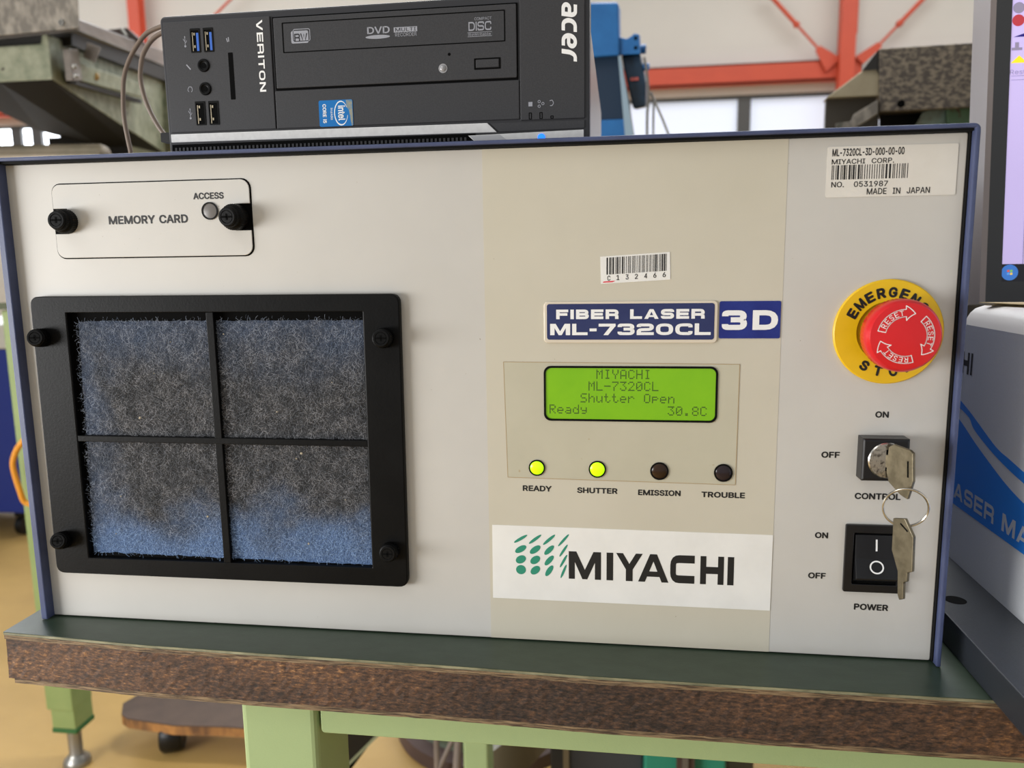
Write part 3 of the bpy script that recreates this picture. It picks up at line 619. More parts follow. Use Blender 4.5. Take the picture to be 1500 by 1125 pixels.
FILM = mat('yellowed_film', (186, 181, 160), 0.35, c2=(191, 186, 165), scale=25, c3=(176, 160, 130), s3=140, t3=0.72)
FILMEDGE = mat('film_edge', (170, 148, 112), 0.5)
LCD = mat('lcd_backlight', (118, 172, 14), 0.25, emit=0.20, c2=(108, 164, 12), scale=30)
LCDINK = mat('lcd_dots', (44, 66, 18), 0.5)
LEDON = mat('led_lit', (176, 255, 10), 0.25, emit=0.9)
LEDAMBER = mat('led_amber_off', (50, 33, 20), 0.22, spec=0.35)
LEDRED = mat('led_red_off', (42, 33, 36), 0.18, spec=0.35)
LEDGREY = mat('led_clear_off', (112, 108, 104), 0.3)
YELLOW = mat('estop_yellow', (232, 188, 18), 0.38, c2=(226, 182, 16), scale=50)
RED = mat('estop_red', (206, 24, 30), 0.28, c2=(212, 30, 34), scale=30)
CHROME = mat('worn_chrome', (190, 186, 178), 0.25, metal=1.0, c2=(95, 90, 84), scale=420, lo=0.5, hi=0.68)
BRASS = mat('nickel_key', (122, 113, 93), 0.42, metal=0.85, c2=(102, 94, 76), scale=160)
STEEL = mat('ring_steel', (200, 196, 186), 0.22, metal=1.0)
SWITCH = mat('switch_black', (20, 20, 22), 0.33, spec=0.4)
CHAR = mat('computer_charcoal', (52, 52, 54), 0.45, c2=(58, 58, 60), scale=1400, detail=2, bump=0.1, bscale=2600, spec=0.35)
CHARS = mat('computer_side_trim', (44, 44, 47), 0.35)
SILVER = mat('silver_strip', (216, 215, 213), 0.35, metal=0.25, c2=(206, 205, 203), scale=300)
SILVERG = mat('silver_grey_strip', (178, 178, 180), 0.35, metal=0.25)
CASEMETAL = mat('computer_cover_metal', (165, 160, 152), 0.36, metal=0.55)
GREYINK = mat('grey_ink', (150, 152, 160), 0.5)
USBBLUE = mat('usb_blue', (52, 100, 190), 0.4)
GOLD = mat('contact_gold', (206, 192, 164), 0.3, metal=1.0)
STBLUE = mat('sticker_sky_blue', (12, 110, 180), 0.3)
HOLO = mat('holographic_foil', (196, 186, 150), 0.2, metal=0.7, c2=(120, 160, 190), scale=260)
BLUELED = mat('power_led_blue', (20, 90, 255), 0.3, emit=2.5)
LAM = mat('bench_laminate_green', (46, 60, 46), 0.36, c2=(54, 68, 54), scale=60, stretch=(1, 2, 1), bump=0.06, bscale=500, c3=(104, 110, 94), s3=420, t3=0.76)
PLY = mat('bench_edge_ply', (146, 122, 90), 0.7, c2=(66, 50, 36), scale=260, stretch=(0.25, 1, 6), bump=0.5, bscale=700, lo=.4, hi=.6)
BENCHG = mat('bench_green_paint', (160, 180, 130), 0.5, bump=0.10, bscale=900, c2=(156, 176, 126), scale=12)
BENCHG2 = mat('far_post_green', (124, 142, 86), 0.55, c2=(132, 148, 92), scale=20)
FOOTG = mat('plug_green', (38, 92, 44), 0.6)
METAL = mat('dull_steel', (150, 148, 142), 0.35, metal=0.8)
FLOORM = mat('floor_ochre', (188, 154, 92), 0.55, c2=(158, 128, 74), scale=1.6, stretch=(1, 1.6, 1), detail=6, lo=0.3, hi=0.75, spec=0.3)
WALLM = mat('wall_cream', (203, 200, 194), 0.75, c2=(199, 196, 190), scale=1.5)
ORANGE = mat('beam_orange', (192, 74, 46), 0.5, c2=(186, 70, 44), scale=5)
FRAMEM = mat('window_frame_dark', (72, 72, 72), 0.5)
PANE = mat('frosted_pane', (206, 214, 230), 1.0, emit=0.50, spec=0.0)
PANEB = mat('clear_pane_daylight', (226, 232, 240), 1.0, emit=6.5, spec=0.0)
SHADEBLK = mat('shade_black', (18, 16, 12), .7, spec=0.2)
CASTG = mat('casting_green', (108, 114, 92), 0.6, c2=(146, 148, 126), scale=34, detail=10, bump=0.4, bscale=60, c3=(62, 56, 44), s3=30, t3=0.70)
CASTG2 = mat('casting_deep_green', (66, 92, 62), 0.6, c2=(82, 108, 78), scale=24, detail=8, bump=0.4, bscale=60, c3=(74, 48, 34), s3=44, t3=0.64)
SCRAPE = mat('scraped_steel', (116, 110, 101), 0.45, metal=0.2, c2=(158, 150, 138), scale=55, stretch=(1, 1, .6), detail=10, lo=0.44, hi=0.64, bump=0.4, c3=(88, 86, 76), s3=20, t3=.62)
MOTTLE = mat('mottled_steel', (78, 70, 62), 0.5, metal=0.1, c2=(134, 122, 104), scale=85, stretch=(1, 1, 1.8), detail=5, lo=0.45, hi=0.58, bump=0.3)
SLAB = mat('table_steel', (126, 118, 110), 0.4, metal=0.2, c2=(104, 97, 90), scale=14, stretch=(1, 0.3, 3))
SHADEDK = mat('dark_shade', (34, 31, 26), 0.6)  # dark tone standing in for shade in gaps and under parts
OLIVE = mat('olive_cream', (168, 156, 128), 0.5, c2=(150, 138, 112), scale=14)
TEALRUST = mat('flaked_teal', (120, 138, 124), 0.6, c2=(92, 84, 66), scale=40, detail=8)
PRESSB = mat('machine_blue', (38, 112, 176), 0.42, c2=(30, 100, 162), scale=18)
PRESSD = mat('machine_dark_blue', (14, 42, 66), 0.5)
CARTB = mat('cart_blue', (20, 48, 138), 0.5)
CORDO = mat('cord_orange', (214, 142, 34), 0.55)
CABLE = mat('cable_brown', (112, 96, 82), 0.5)
WOODD = mat('board_brown', (72, 56, 46), 0.7, c2=(84, 66, 54), scale=20)
WOODO = mat('board_edge_orange', (176, 124, 66), 0.7, c2=(96, 66, 42), scale=30, stretch=(1, 1, .3))
RUBBER = mat('caster_black', (14, 14, 14), 0.4, spec=0.3)
MARKG = mat('marker_grey', (224, 226, 228), 0.45, bump=0.12, bscale=1500, c2=(219, 221, 223), scale=1500)
MARKB = mat('marker_blue', (34, 134, 236), 0.4)
MARKL = mat('marker_line', (224, 226, 228), 0.4)
MARKT = mat('marker_letter_grey', (206, 212, 220), 0.4)
MARKTOP = mat('marker_top', (222, 217, 212), 0.45)  # whitish tone stands in for light from above
PLATEM = mat('base_plate_black', (34, 37, 42), 0.42, c2=(42, 45, 51), scale=900, bump=0.1, bscale=1600, spec=0.35)
SCREEN = mat('screen_lavender', (206, 190, 240), 0.3, emit=0.45)
SCREENB = mat('screen_taskbar', (26, 26, 34), 0.3, emit=0.3)
BEZEL = mat('monitor_bezel', (58, 59, 60), 0.5)
MONG = mat('monitor_shell', (142, 132, 128), 0.45)
KRAFT = mat('kraft_paper', (214, 196, 150), 0.6, c2=(190, 164, 110), scale=60)
MAUVE = mat('mauve_shade', (84, 66, 62), 0.6)
SLATE = mat('slate_grey', (64, 66, 70), 0.6)
TEAL = mat('machine_teal', (44, 138, 112), 0.5)
PINKPIPE = mat('pipe_pinkish_grey', (150, 138, 130), 0.45)
FRAMEG = mat('pale_green_edge', (120, 124, 96), .6)
DUCT = mat('duct_brown_grey', (92, 82, 64), 0.55)


def grad(name, fn):
    M = bpy.data.materials.new(name)
    M.use_nodes = True
    fn(M.node_tree.nodes, M.node_tree.links, M.node_tree.nodes['Principled BSDF'])
    return M


def _particle(N, L, b):
    g = N.new('ShaderNodeNewGeometry')
    mp = N.new('ShaderNodeMapping')
    mp.inputs['Scale'].default_value = (0.5, 1, 1.4)
    L.new(g.outputs['Position'], mp.inputs['Vector'])
    n1 = N.new('ShaderNodeTexNoise')
    n1.inputs['Scale'].default_value = 460
    n1.inputs['Detail'].default_value = 7
    n1.inputs['Roughness'].default_value = 0.7
    n1.inputs['Distortion'].default_value = 0.2
    n2 = N.new('ShaderNodeTexNoise')
    n2.inputs['Scale'].default_value = 12
    n2.inputs['Detail'].default_value = 3
    for n in (n1, n2):
        L.new(mp.outputs[0], n.inputs['Vector'])
    ad = N.new('ShaderNodeMath')
    ad.operation = 'MULTIPLY_ADD'
    ad.inputs[1].default_value = 0.45
    L.new(n2.outputs['Fac'], ad.inputs[0])
    L.new(n1.outputs['Fac'], ad.inputs[2])
    r = N.new('ShaderNodeValToRGB')
    e = r.color_ramp.elements
    e[0].position = 0.52
    e[0].color = lin((26, 19, 15))
    e[1].position = 0.98
    e[1].color = lin((196, 146, 92))
    for p, c in ((0.66, (60, 43, 32)), (0.77, (88, 62, 44)), (0.88, (122, 86, 56))):
        k = e.new(p)
        k.color = lin(c)
    L.new(ad.outputs[0], r.inputs[0])
    L.new(r.outputs[0], b.inputs['Base Color'])
    b.inputs['Roughness'].default_value = 0.75
    bp = N.new('ShaderNodeBump')
    bp.inputs['Strength'].default_value = 0.4
    bp.inputs['Distance'].default_value = 0.0012
    L.new(n1.outputs['Fac'], bp.inputs['Height'])
    L.new(bp.outputs[0], b.inputs['Normal'])


PARTICLE = grad('particle_board', _particle)


def _foam(dark):
    def fn(N, L, b):
        # blue filter wool under grey dust; the dust is thin along the lower edge and the upper corners
        g = N.new('ShaderNodeNewGeometry')
        sp = N.new('ShaderNodeSeparateXYZ')
        L.new(g.outputs['Position'], sp.inputs[0])
        n = N.new('ShaderNodeTexNoise')
        n.inputs['Scale'].default_value = 26
        n.inputs['Detail'].default_value = 5
        L.new(g.outputs['Position'], n.inputs['Vector'])

        def rng(sock, a, c):
            r = N.new('ShaderNodeMapRange')
            r.interpolation_type = 'SMOOTHSTEP'
            r.inputs['From Min'].default_value = a
            r.inputs['From Max'].default_value = c
            L.new(sock, r.inputs['Value'])
            return r.outputs[0]

        def op(o, a, c):
            k = N.new('ShaderNodeMath')
            k.operation = o
            for i, v in enumerate((a, c)):
                if isinstance(v, (int, float)):
                    k.inputs[i].default_value = v
                else:
                    L.new(v, k.inputs[i])
            return k.outputs[0]
        zj = op('ADD', sp.outputs[2], op('MULTIPLY', op('SUBTRACT', n.outputs['Fac'], 0.5), 0.075))
        low = rng(zj, 0.846, 0.798)
        top = op('MULTIPLY', rng(zj, 0.905, 0.960), 0.26)
        xj = op('ADD', sp.outputs[0], op('MULTIPLY', op('SUBTRACT', n.outputs['Fac'], 0.5), 0.05))
        lef = op('MULTIPLY', rng(xj, 0.072, 0.038), 0.28)
        f = op('MAXIMUM', low, op('MAXIMUM', top, lef))
        mx = N.new('ShaderNodeMix')
        mx.data_type = 'RGBA'
        L.new(f, mx.inputs['Factor'])
        n3 = N.new('ShaderNodeTexNoise')
        n3.inputs['Scale'].default_value = 120
        n3.inputs['Detail'].default_value = 4
        L.new(g.outputs['Position'], n3.inputs['Vector'])
        m3 = N.new('ShaderNodeMix')
        m3.data_type = 'RGBA'
        L.new(rng(n3.outputs['Fac'], 0.35, 0.65), m3.inputs['Factor'])
        m3.inputs['A'].default_value = lin((42, 43, 45) if dark else (104, 106, 111))
        m3.inputs['B'].default_value = lin((62, 62, 64) if dark else (140, 140, 143))
        L.new(m3.outputs['Result'], mx.inputs['A'])
        mx.inputs['B'].default_value = lin((84, 108, 146) if dark else (134, 162, 200))
        L.new(mx.outputs['Result'], b.inputs['Base Color'])
        b.inputs['Roughness'].default_value = 0.95
        n2 = N.new('ShaderNodeTexNoise')
        n2.inputs['Scale'].default_value = 900
        L.new(g.outputs['Position'], n2.inputs['Vector'])
        bp = N.new('ShaderNodeBump')
        bp.inputs['Distance'].default_value = 0.001
        L.new(n2.outputs['Fac'], bp.inputs['Height'])
        L.new(bp.outputs[0], b.inputs['Normal'])
    return fn


FOAM = grad('filter_wool', _foam(True))
FIBRE = grad('filter_fibres', _foam(False))

# ------------------------------------------------------------------ the hall: floor, wall, windows, steel frame
WY = 5540.0
FZ = -BENCH
mb = MB()
mb.box(-7000, 7500, -3500, WY + 60, FZ - 60, FZ)
tag(mb.build('floor', FLOORM), kind='structure')

wx0, wx1 = at(-700, 100, WY)[0], at(2200, 100, WY)[0]
zt = at(1085, 139, WY)[2]
zb = zt - 900
mb = MB()
mb.box(wx0, wx1, WY, WY + 150, zt, zt + 1150)
mb.box(wx0, wx1, WY, WY + 150, zt + 2500, zt + 2700)
mb.box(wx0, wx1, WY, WY + 150, FZ, zb)
for k in range(6):                                     # joints of the wall boards
    z = zt + 330 + 420 * k
    if z < zt + 1000:
        mb.box(wx0, wx1, WY - 1, WY, z, z + 5)
tag(mb.build('wall_back', WALLM), kind='structure')

edges = [wx0] + [at(x, 160, WY)[0] for x in (-330, 17, 47, 570, 1091, 1640)] + [wx1]
for i, (a, b) in enumerate(zip(edges, edges[1:])):
    mb = MB()
    mb.ring(rrect(a, b, zb, zt, 1, 1), rrect(a + 45, b - 45, zb + 45, zt - 22, 1, 1), WY + 20, WY + 90)
    w = tag(mb.build('window_%d' % (i + 1), FRAMEM), kind='structure')
    mb = MB()
    mb.box(a + 40, b - 40, WY + 52, WY + 58, zb + 40, zt - 18)
    mb.build('pane', PANEB if b <= at(572, 160, WY)[0] else PANE, w)

cw = (wx1 - wx0) / 6                                  # band of high windows above the wall boards
for i in range(6):
    a, b = wx0 + cw * i, wx0 + cw * (i + 1)
    mb = MB()
    mb.ring(rrect(a, b, zt + 1150, zt + 2500, 1, 1), rrect(a + 45, b - 45, zt + 1195, zt + 2455, 1, 1), WY + 20, WY + 90)
    w = tag(mb.build('window_%d' % (i + 8), FRAMEM), kind='structure')
    mb = MB()
    mb.box(a + 40, b - 40, WY + 52, WY + 58, zt + 1190, zt + 2460)
    mb.build('pane', PANEB, w)

zr = at(1085, 122, WY - 90)[2]
z2 = at(1085, 93, WY - 90)[2]
mb = MB()                                              # channel-section rail
mb.box(wx0, wx1, WY - 90, WY - 78, zr, z2)
mb.box(wx0, wx1, WY - 90, WY, z2 - 10, z2)
mb.box(wx0, wx1, WY - 90, WY, zr, zr + 10)
tag(mb.build('trim_1', ORANGE), kind='structure')


def column(pa, pb, n):
    a, b = at(pa, 60, WY - 182)[0], at(pb, 60, WY - 182)[0]
    mb = MB()
    mb.box(a, b, WY - 182, WY - 92, FZ, zt + 2400)
    mb.box(b, b + 18, WY - 140, WY - 125, z2 + 150, zt + 2400)
    tag(mb.build('trim_%d' % n, ORANGE), kind='structure')


column(1232, 1254, 2)
column(190, 206, 3)


def brace(p0, p1, n, turn):
    a, b = Vector(at(*p0, WY - 110)), Vector(at(*p1, WY - 110))
    mb = MB()
    d = (b - a).normalized()
    e = a + d * 3400
    mb.cyl(a, e, 9, 10)
    mb.cyl(a + d * turn, a + d * (turn + 240), 15, 10)
    mb.cyl(a + d * (turn - 30), a + d * turn, 22, 8)
    mb.cyl(a + d * (turn + 240), a + d * (turn + 270), 22, 8)
    q = a - d * 60
    s = d.cross(Vector((0, 1, 0))).normalized()
    mb.loops([[q - s * 62 + Vector((0, y, 0)), q + s * 62 + Vector((0, y, 0)), a + d * 100 + s * 20 + Vector((0, y, 0)), a + d * 100 - s * 20 + Vector((0, y, 0))] for y in (-8, 8)])
    tag(mb.build('trim_%d' % n, ORANGE), kind='structure')


brace((1212, 86), (1146, 13), 4, 330)
brace((1272, 82), (1345, 6), 5, 290)
brace((250, 86), (337, 0), 6, 900)

# ------------------------------------------------------------------ workbench
wb = thing('workbench', 'green steel workbench with a worn particle-board top carrying the laser controller', 'workbench', (560, 300, FZ))
FE = [(-11.5, -26), (20, -27.5), (90, -32), (170, -34), (285, -35.5), (380, -38.5), (495, -39), (640, -39), (760, -39), (1250, -39)]


def front_y(x):
    for (xa, ya), (xb, yb) in zip(FE, FE[1:]):
        if x <= xb:
            return ya + (yb - ya) * (x - xa) / (xb - xa)
    return FE[-1][1]


def slab(z0, z1, yoff, jit, step, xl):
    """layer of the bench top with a rough sawn front and left edge"""
    mb = MB()
    xs = [xl + step * i for i in range(int((1250 - xl) / step) + 1)]
    nz = max(2, int((z1 - z0) / 3.0) + 1)
    zs = [z0 + (z1 - z0) * i / (nz - 1) for i in range(nz)]
    ys = [800, 600, 400, 200, 100, 50, 20, 0, -20]
    grid = []
    for z in zs:
        row = []
        for y in ys:
            dx = jit * 2.5 * noise.noise(Vector((y * 0.06, z * 0.22, 3.0)))
            row.append((xl + dx + (z1 - z) * 0.0, y, z))
        for i, x in enumerate(xs):
            dy = jit * (noise.noise(Vector((x * 0.22, z * 0.5, 1.0))) + 0.6 * noise.noise(Vector((x * 0.9, z * 1.1, 9.0))))
            yy = front_y(x) + yoff(z) + dy
            row.append((x + (jit * 1.5 * noise.noise(Vector((z * .4, 2, 5))) if i == 0 else 0), yy, z))
        row += [(1250, 0, z), (1250, 800, z)]
        grid.append(row)
    mb.loops(grid)
    return mb


slope = lambda z: (-z) * (-0.05)
slab(-0.35, 0, lambda z: 0, 0.10, 6, -11.5).build('laminate_top', LAM, wb)
slab(-1.9, -0.35, lambda z: -0.25, 0.12, 6, -11.2).build('laminate_edge', mat('worn_pale_edge', (150, 146, 116), .55, c2=(96, 96, 74), scale=160, stretch=(.3, 1, 1)), wb)
slab(-4.6, -1.9, lambda z: -0.6, 0.35, 5, -10.5).build('edge_layer', PLY, wb)['label'] = 'pale worn ply layer under the green laminate'
slab(-31.5, -4.6, lambda z: -0.2 + slope(z), 0.38, 3, -9.5).build('board_core', PARTICLE, wb)['label'] = 'rough dark brown particle-board edge'
slab(-34.6, -31.5, lambda z: -2.0, 0.3, 5, -5).build('bottom_layer', PLY, wb)
mb = MB()
mb.prism(rrect(204, 1180, -58.5, -35, 2.5, 3), -23, 12)
mb.build('apron', BENCHG, wb, bevel=0.8)
mb = MB()
mb.box(151, 1180, 640, 668, -80, -35)
mb.build('rear_rail', BENCHG, wb, bevel=0.8)
for (a, b, c, d) in ((151, 202, -25, 31), (152, 192, 640, 690), (1180, 1231, -25, 31), (1180, 1231, 640, 690)):
    mb = MB()
    mb.box(a, b, c, d, FZ, -34.9)
    mb.build('leg', BENCHG, wb, bevel=4, seg=3)

# ------------------------------------------------------------------ laser controller
lc = thing('laser_controller', 'wide grey and beige laser controller in a blue case on the bench', 'machine', (288, 200, 0))
mb = MB()
U = [(1.2, 0.4), (1.2, 302)] + [(4.7 - 3.5 * math.cos(math.radians(a)), 302 + 3.5 * math.sin(math.radians(a))) for a in (20, 45, 70, 90)]
U += [(574 + 3.5 * math.cos(math.radians(a)), 302 + 3.5 * math.sin(math.radians(a))) for a in (90, 70, 45, 20)] + [(577.5, 302), (577.5, 0.4)]
I_ = [(574.9, 0.4), (574.9, 303.2), (5.8, 303.2), (5.8, 0.4)]
mb.prism(U + I_, -7, 440)
mb.build('case', BLUE, lc, bevel=0.7)
mb = MB()
mb.box(6.5, 574, 425, 436, 1, 303)
mb.box(6.5, 574, 6, 425, 1.0, 4)
mb.build('chassis', SLATE, lc)
mb = MB()
mb.box(5.9, 574.7, -5, 1.5, 301.8, 303.15)
mb.box(574.1, 574.8, -2.5, 1.5, 1.5, 301.8)
mb.build('gap_shade_strip', BLACKM, lc)  # black strips stand in for the shaded gap between lip and panel
mb = MB()
mb.prism(rrect(5.0, 574.0, 0.8, 301.7, 1.2, 3), 0, 3)
fp = mb.build('front_panel', PAINT, lc, bevel=0.5)
mb = MB()
mb.box(311.3, 482.0, -0.12, 0.02, 0.95, 301.5)
mb.build('beige_band', BEIGE, lc)['label'] = 'beige painted band down the middle of the panel'


def thumbscrew(base, front, r, parent, skirt=1.0):
    """knurled black thumbscrew with a slotted cross head, axis tilted as it stands"""
    a, b = Vector(base), Vector(front)
    ax = b - a
    L = ax.length
    ax.normalize()
    u = ax.orthogonal().normalized()
    v = ax.cross(u)
    mb = MB()
    n = 72
    rings = []
    for rr, hh, kn in ((r * .98 * skirt, 0, 0), (r * skirt, L * .06, 1), (r * skirt, L * .50, 1), (r * (skirt + 1) / 2, L * .58, 0), (r, L * .64, 1), (r, L * .80, 1), (r * .93, L * .86, 0), (r * .86, L * .88, 0), (r * .86, L * .97, 0), (r * .80, L, 0), (r * .62, L, 0), (r * .58, L * .96, 0), (r * .55, L * .96, 0), (r * .55, L * .985, 0)):
        ring = []
        for i in range(n):
            q = rr * (1 - 0.035 * kn * (i % 2))
            t = 2 * math.pi * i / n
            ring.append(a + ax * hh + (u * math.cos(t) + v * math.sin(t)) * q)
        rings.append(ring)
    mb.loops(rings)
    k = mb.build('thumbscrew', BLACK, parent, smooth=False)
    mb = MB()
    c = a + ax * (L * .985)
    zz = Vector((0, 0, 1))
    zz = (zz - ax * zz.dot(ax)).normalized()
    xx = ax.cross(zz)
    for p, q, w, l in ((xx, zz, r * .09, r * .52), (zz, xx, r * .10, r * .30)):
        cc = [c + p * l + q * w, c - p * l + q * w, c - p * l - q * w, c + p * l - q * w]
        mb.loops([[x + ax * .02 for x in cc], [x + ax * .12 for x in cc]])
    mb.build('cross_slot', DARK, k)
    return k


# memory card cover
cover = rrect(36.6, 167.8, 243.4, 288.8, 5.5, 5)
mb = MB()
mb.prism(rrect(35.9, 168.7, 242.7, 289.5, 6, 5), -0.14, 0)
mb.build('cover_gap', DARK, lc)
mb = MB()
co = []
for x, z in cover:
    co.append((x, z))
# plate outline with a notch on each short side
tr = [p for p in cover[0:6]]
tl = cover[6:12]
bl = cover[12:18]
br = cover[18:24]


def notch(xs, xe, z0, z1):
    return [(xs, z0), (xe, z0), (xe, z1), (xs, z1)]


outl = tr + tl + [(36.6, 274.0), (46, 274.0), (46, 258.4), (36.6, 258.4)] + bl + br + [(167.8, 258.4), (158, 258.4), (158, 274.4), (167.8, 274.4)]
mb.prism(outl, -1.0, -0.1)
cv = mb.build('memory_card_cover', PAINT, lc, bevel=0.25)
words(cv, 'cover_lettering', [('MEMORY CARD', 73.9, 126.9, 263.6, 268.8), ('ACCESS', 131.5, 151.3, 277.5, 281.5)], -1.12, INK, 'black MEMORY CARD and ACCESS lettering', 0.026)
mb = MB()
mb.box(37, 46, -0.3, -0.15, 258.5, 273.9)
mb.build('notch_recess', DARK, cv)
mb = MB()
mb.box(158, 167.4, -0.3, -0.15, 258.5, 274.3)
mb.build('notch_recess', DARK, cv)
mb = MB()
mb.lathe((141.8, -1.0, 270.4), (0, -1, 0), [(5.0, 0), (5.0, .5), (4.4, .6), (4.4, .3), (3, .55), (0, .7)], 36)
mb.build('access_lamp', [LEDGREY], cv, smooth=True)['label'] = 'grey unlit access lamp'
mb = MB()
mb.ring([(141.8 + 5.3 * math.cos(t * .1745), 270.4 + 5.3 * math.sin(t * .1745)) for t in range(36)], [(141.8 + 4.5 * math.cos(t * .1745), 270.4 + 4.5 * math.sin(t * .1745)) for t in range(36)], -1.7, -1.0)
mb.build('lamp_ring', BLACK, cv)
thumbscrew((45.4, -0.2, 265.9), (46.0, -12, 266.4), 6.3, lc, 1.2)
thumbscrew((159.0, -0.2, 266.3), (158.4, -13, 265.9), 6.3, lc, 1.25)

# filter frame
mb = MB()
F0 = quadr(((16.6, 219.3), (260.2, 219.2), (259.3, 34.2), (14.9, 33.7)), 6.0, 5)
I0 = quadr(((41.2, 208.9), (237.0, 208.6), (236.2, 46.2), (40.0, 45.2)), 0.8, 5)
mb.ring(F0, I0, -5, 0)
ff = mb.build('filter_frame', BLACK, lc, bevel=0.8)
mb = MB()
mb.box(136.0, 140.9, -4.8, -1.2, 45.5, 208.8)
mb.build('vertical_bar', BLACK, ff, bevel=0.4)
mb = MB()
mb.box(40.6, 236.8, -4.9, -1.0, 124.9, 128.9)
mb.build('horizontal_bar', BLACK, ff, bevel=0.4)
mb = MB()
mb.box(30, 246, -0.2, 0.0, 38, 215)
mb.build('filter_recess', DARK, ff)
rng = random.Random(5)
mb = MB()
nx, nz_ = 90, 76
G = []
for j in range(nz_ + 1):
    row = []
    for i in range(nx + 1):
        u, v = i / nx, j / nz_
        xl = 40.8 + 5.0 * v + 1.0 * noise.noise(Vector((v * 30, 1, 1)))
        zbm = 48.0 - 1.6 * u + 0.8 * noise.noise(Vector((u * 30, 2, 5)))
        ztp = 203.2 + 0.9 * noise.noise(Vector((u * 26, 7, 5)))
        x = xl + (236.4 - xl) * u
        z = zbm + (ztp - zbm) * v
        d = min(u * 18, v * 14, (1 - v) * 14, 1.0)
        y = -0.5 - 1.0 * d - 0.5 * noise.noise(Vector((x * 0.10, z * 0.10, 0))) - 0.35 * noise.noise(Vector((x * 0.5, z * 0.5, 4)))
        row.append(mb.b.verts.new((x, y, z)))
    G.append(row)
for j in range(nz_):
    for i in range(nx):
        mb.b.faces.new((G[j][i], G[j][i + 1], G[j + 1][i + 1], G[j + 1][i]))
fm = mb.build('filter_mat', FOAM, ff, smooth=True)
fm['label'] = 'dusty grey filter wool, blue along its lower edge'
mb = MB()
for k in range(24000):                                  # loose curled fibres of the wool
    x = rng.uniform(42.5, 236)
    z = rng.uniform(48.4, 203.6)
    if x < 41.0 + 5.0 * (z - 46) / 157:
        continue
    a = rng.uniform(0, 6.28)
    L = rng.uniform(1.4, 4.4)
    cur = rng.uniform(-1.1, 1.1)
    w = rng.uniform(0.05, 0.10)
    y = -1.9 - rng.random() * 0.9
    pts = []
    for s in range(5):
        pts.append((x, y - 0.35 * math.sin(s * .8), z))
        x += math.cos(a) * L / 4
        z += math.sin(a) * L / 4
        a += cur * .5
    px = -math.sin(a) * w
    pz = math.cos(a) * w
    vs = [(mb.b.verts.new((p[0] - px, p[1], p[2] - pz)), mb.b.verts.new((p[0] + px, p[1], p[2] + pz))) for p in pts]
    for q, r_ in zip(vs, vs[1:]):
        mb.b.faces.new((q[0], r_[0], r_[1], q[1]))
fb = mb.build('fibre_pile', FIBRE, ff)
fb['kind'] = 'stuff'
LINT = mat('lint', (196, 184, 160), 0.8)
for (x, z, s) in ((84.5, 141, .9), (66, 88, .5), (192.5, 119.5, .9), (178, 146, .6), (126, 76, .8), (194, 60, .7), (146, 195, .5), (110, 190, .35), (215, 165, .4), (60, 62, .4), (220, 90, .4), (163, 108, .4), (97, 170, .35), (189, 116, .6)):
    mb = MB()
    mb.loops([[(x - s, -3.0, z - s * .6), (x + s * .8, -3.0, z - s * .8), (x + s, -3.0, z + s * .5), (x - s * .5, -3.0, z + s)], [(x - s * .6, -3.5, z - s * .3), (x + s * .4, -3.5, z - s * .4), (x + s * .5, -3.5, z + s * .3), (x - s * .3, -3.5, z + s * .5)]])
    mb.build('lint_speck', LINT, ff)
thumbscrew((22.6, -4.8, 192.9), (24.6, -14, 193.8), 5.7, ff, 1.04)
thumbscrew((250.0, -4.8, 192.6), (250.2, -12.5, 193.2), 5.9, ff, 1.04)
thumbscrew((23.2, -4.8, 57.2), (25.2, -14, 59.6), 5.6, ff, 1.04)
thumbscrew((248.8, -4.8, 58.2), (248.8, -12, 58.5), 5.7, ff, 1.04)

# maker's label with logo
mb = MB()
mb.loops([[(313.3, y, 75.7), (481.8, y, 74.9), (481.7, y, 27.5), (313.0, y, 27.8)] for y in (-0.35, -0.1)])
ml = mb.build('white_sticker', WHITE, lc)
mb = MB()
mx = [331.0, 340.0, 348.7, 357.6]
mz = [67.3, 60.6, 53.9, 47.2]
for i in range(4):
    for j in range(4):
        if j < 3 and i < 3:
            wl = 3.2 + .0 * i
        ra = 3.1 + 0.75 * max(i - 0, 0) * 0.35 + (3 - j) * 0.3
        rb = [3.0, 2.3, 1.6, 0.75][i] if (3 - j) == 0 else min([3.0, 2.3, 1.6, 0.75][i], [0.95, 1.9, 2.5, 3.0][j])
        ang = math.radians([[32, 38, 42, 50], [32, 38, 46, 58], [30, 38, 50, 62], [0, 42, 58, 68]][j][i])
        ra = [[4.9, 4.9, 5.0, 5.2], [4.0, 4.0, 4.1, 4.7], [3.4, 3.5, 4.1, 4.7], [3.1, 3.5, 4.1, 4.8]][j][i]
        mb.poly([(mx[i] + ra * math.cos(t) * math.cos(ang) - rb * math.sin(t) * math.sin(ang), -0.45,
                  mz[j] + ra * math.cos(t) * math.sin(ang) + rb * math.sin(t) * math.cos(ang)) for t in [k * math.pi / 12 for k in range(24)]])
mb.build('dot_logo', GREEN_LOGO, ml)
mb = MB()
# capitals of the logotype, each fitted to its measured span
spans = [('M', 360.8, 380.6), ('I', 384.0, 388.0), ('Y', 389.8, 405.8), ('A', 403.2, 421.4), ('C', 422.4, 436.8), ('H', 440.2, 454.0), ('I', 456.2, 459.9)]
for ch, a, b in spans:
    wgt = {'M': .215, 'I': .25, 'Y': .235, 'A': .225, 'C': .20, 'H': .25}[ch]
    if ch == 'C':
        t = .225
        gl = ribbon(arc([(1.0, 1 - t / 2), (t * .62, 1 - t / 2), (t * .62, t / 2), (1.0, t / 2)], .24, 4), .225, .30)
    else:
        gl = glyph(ch, wgt)[0]
    place(mb, fit(gl, b - a, 17.8), (a, -0.45, 42.6))
mb.build('lettering', INK, ml)['label'] = 'black MIYACHI lettering'

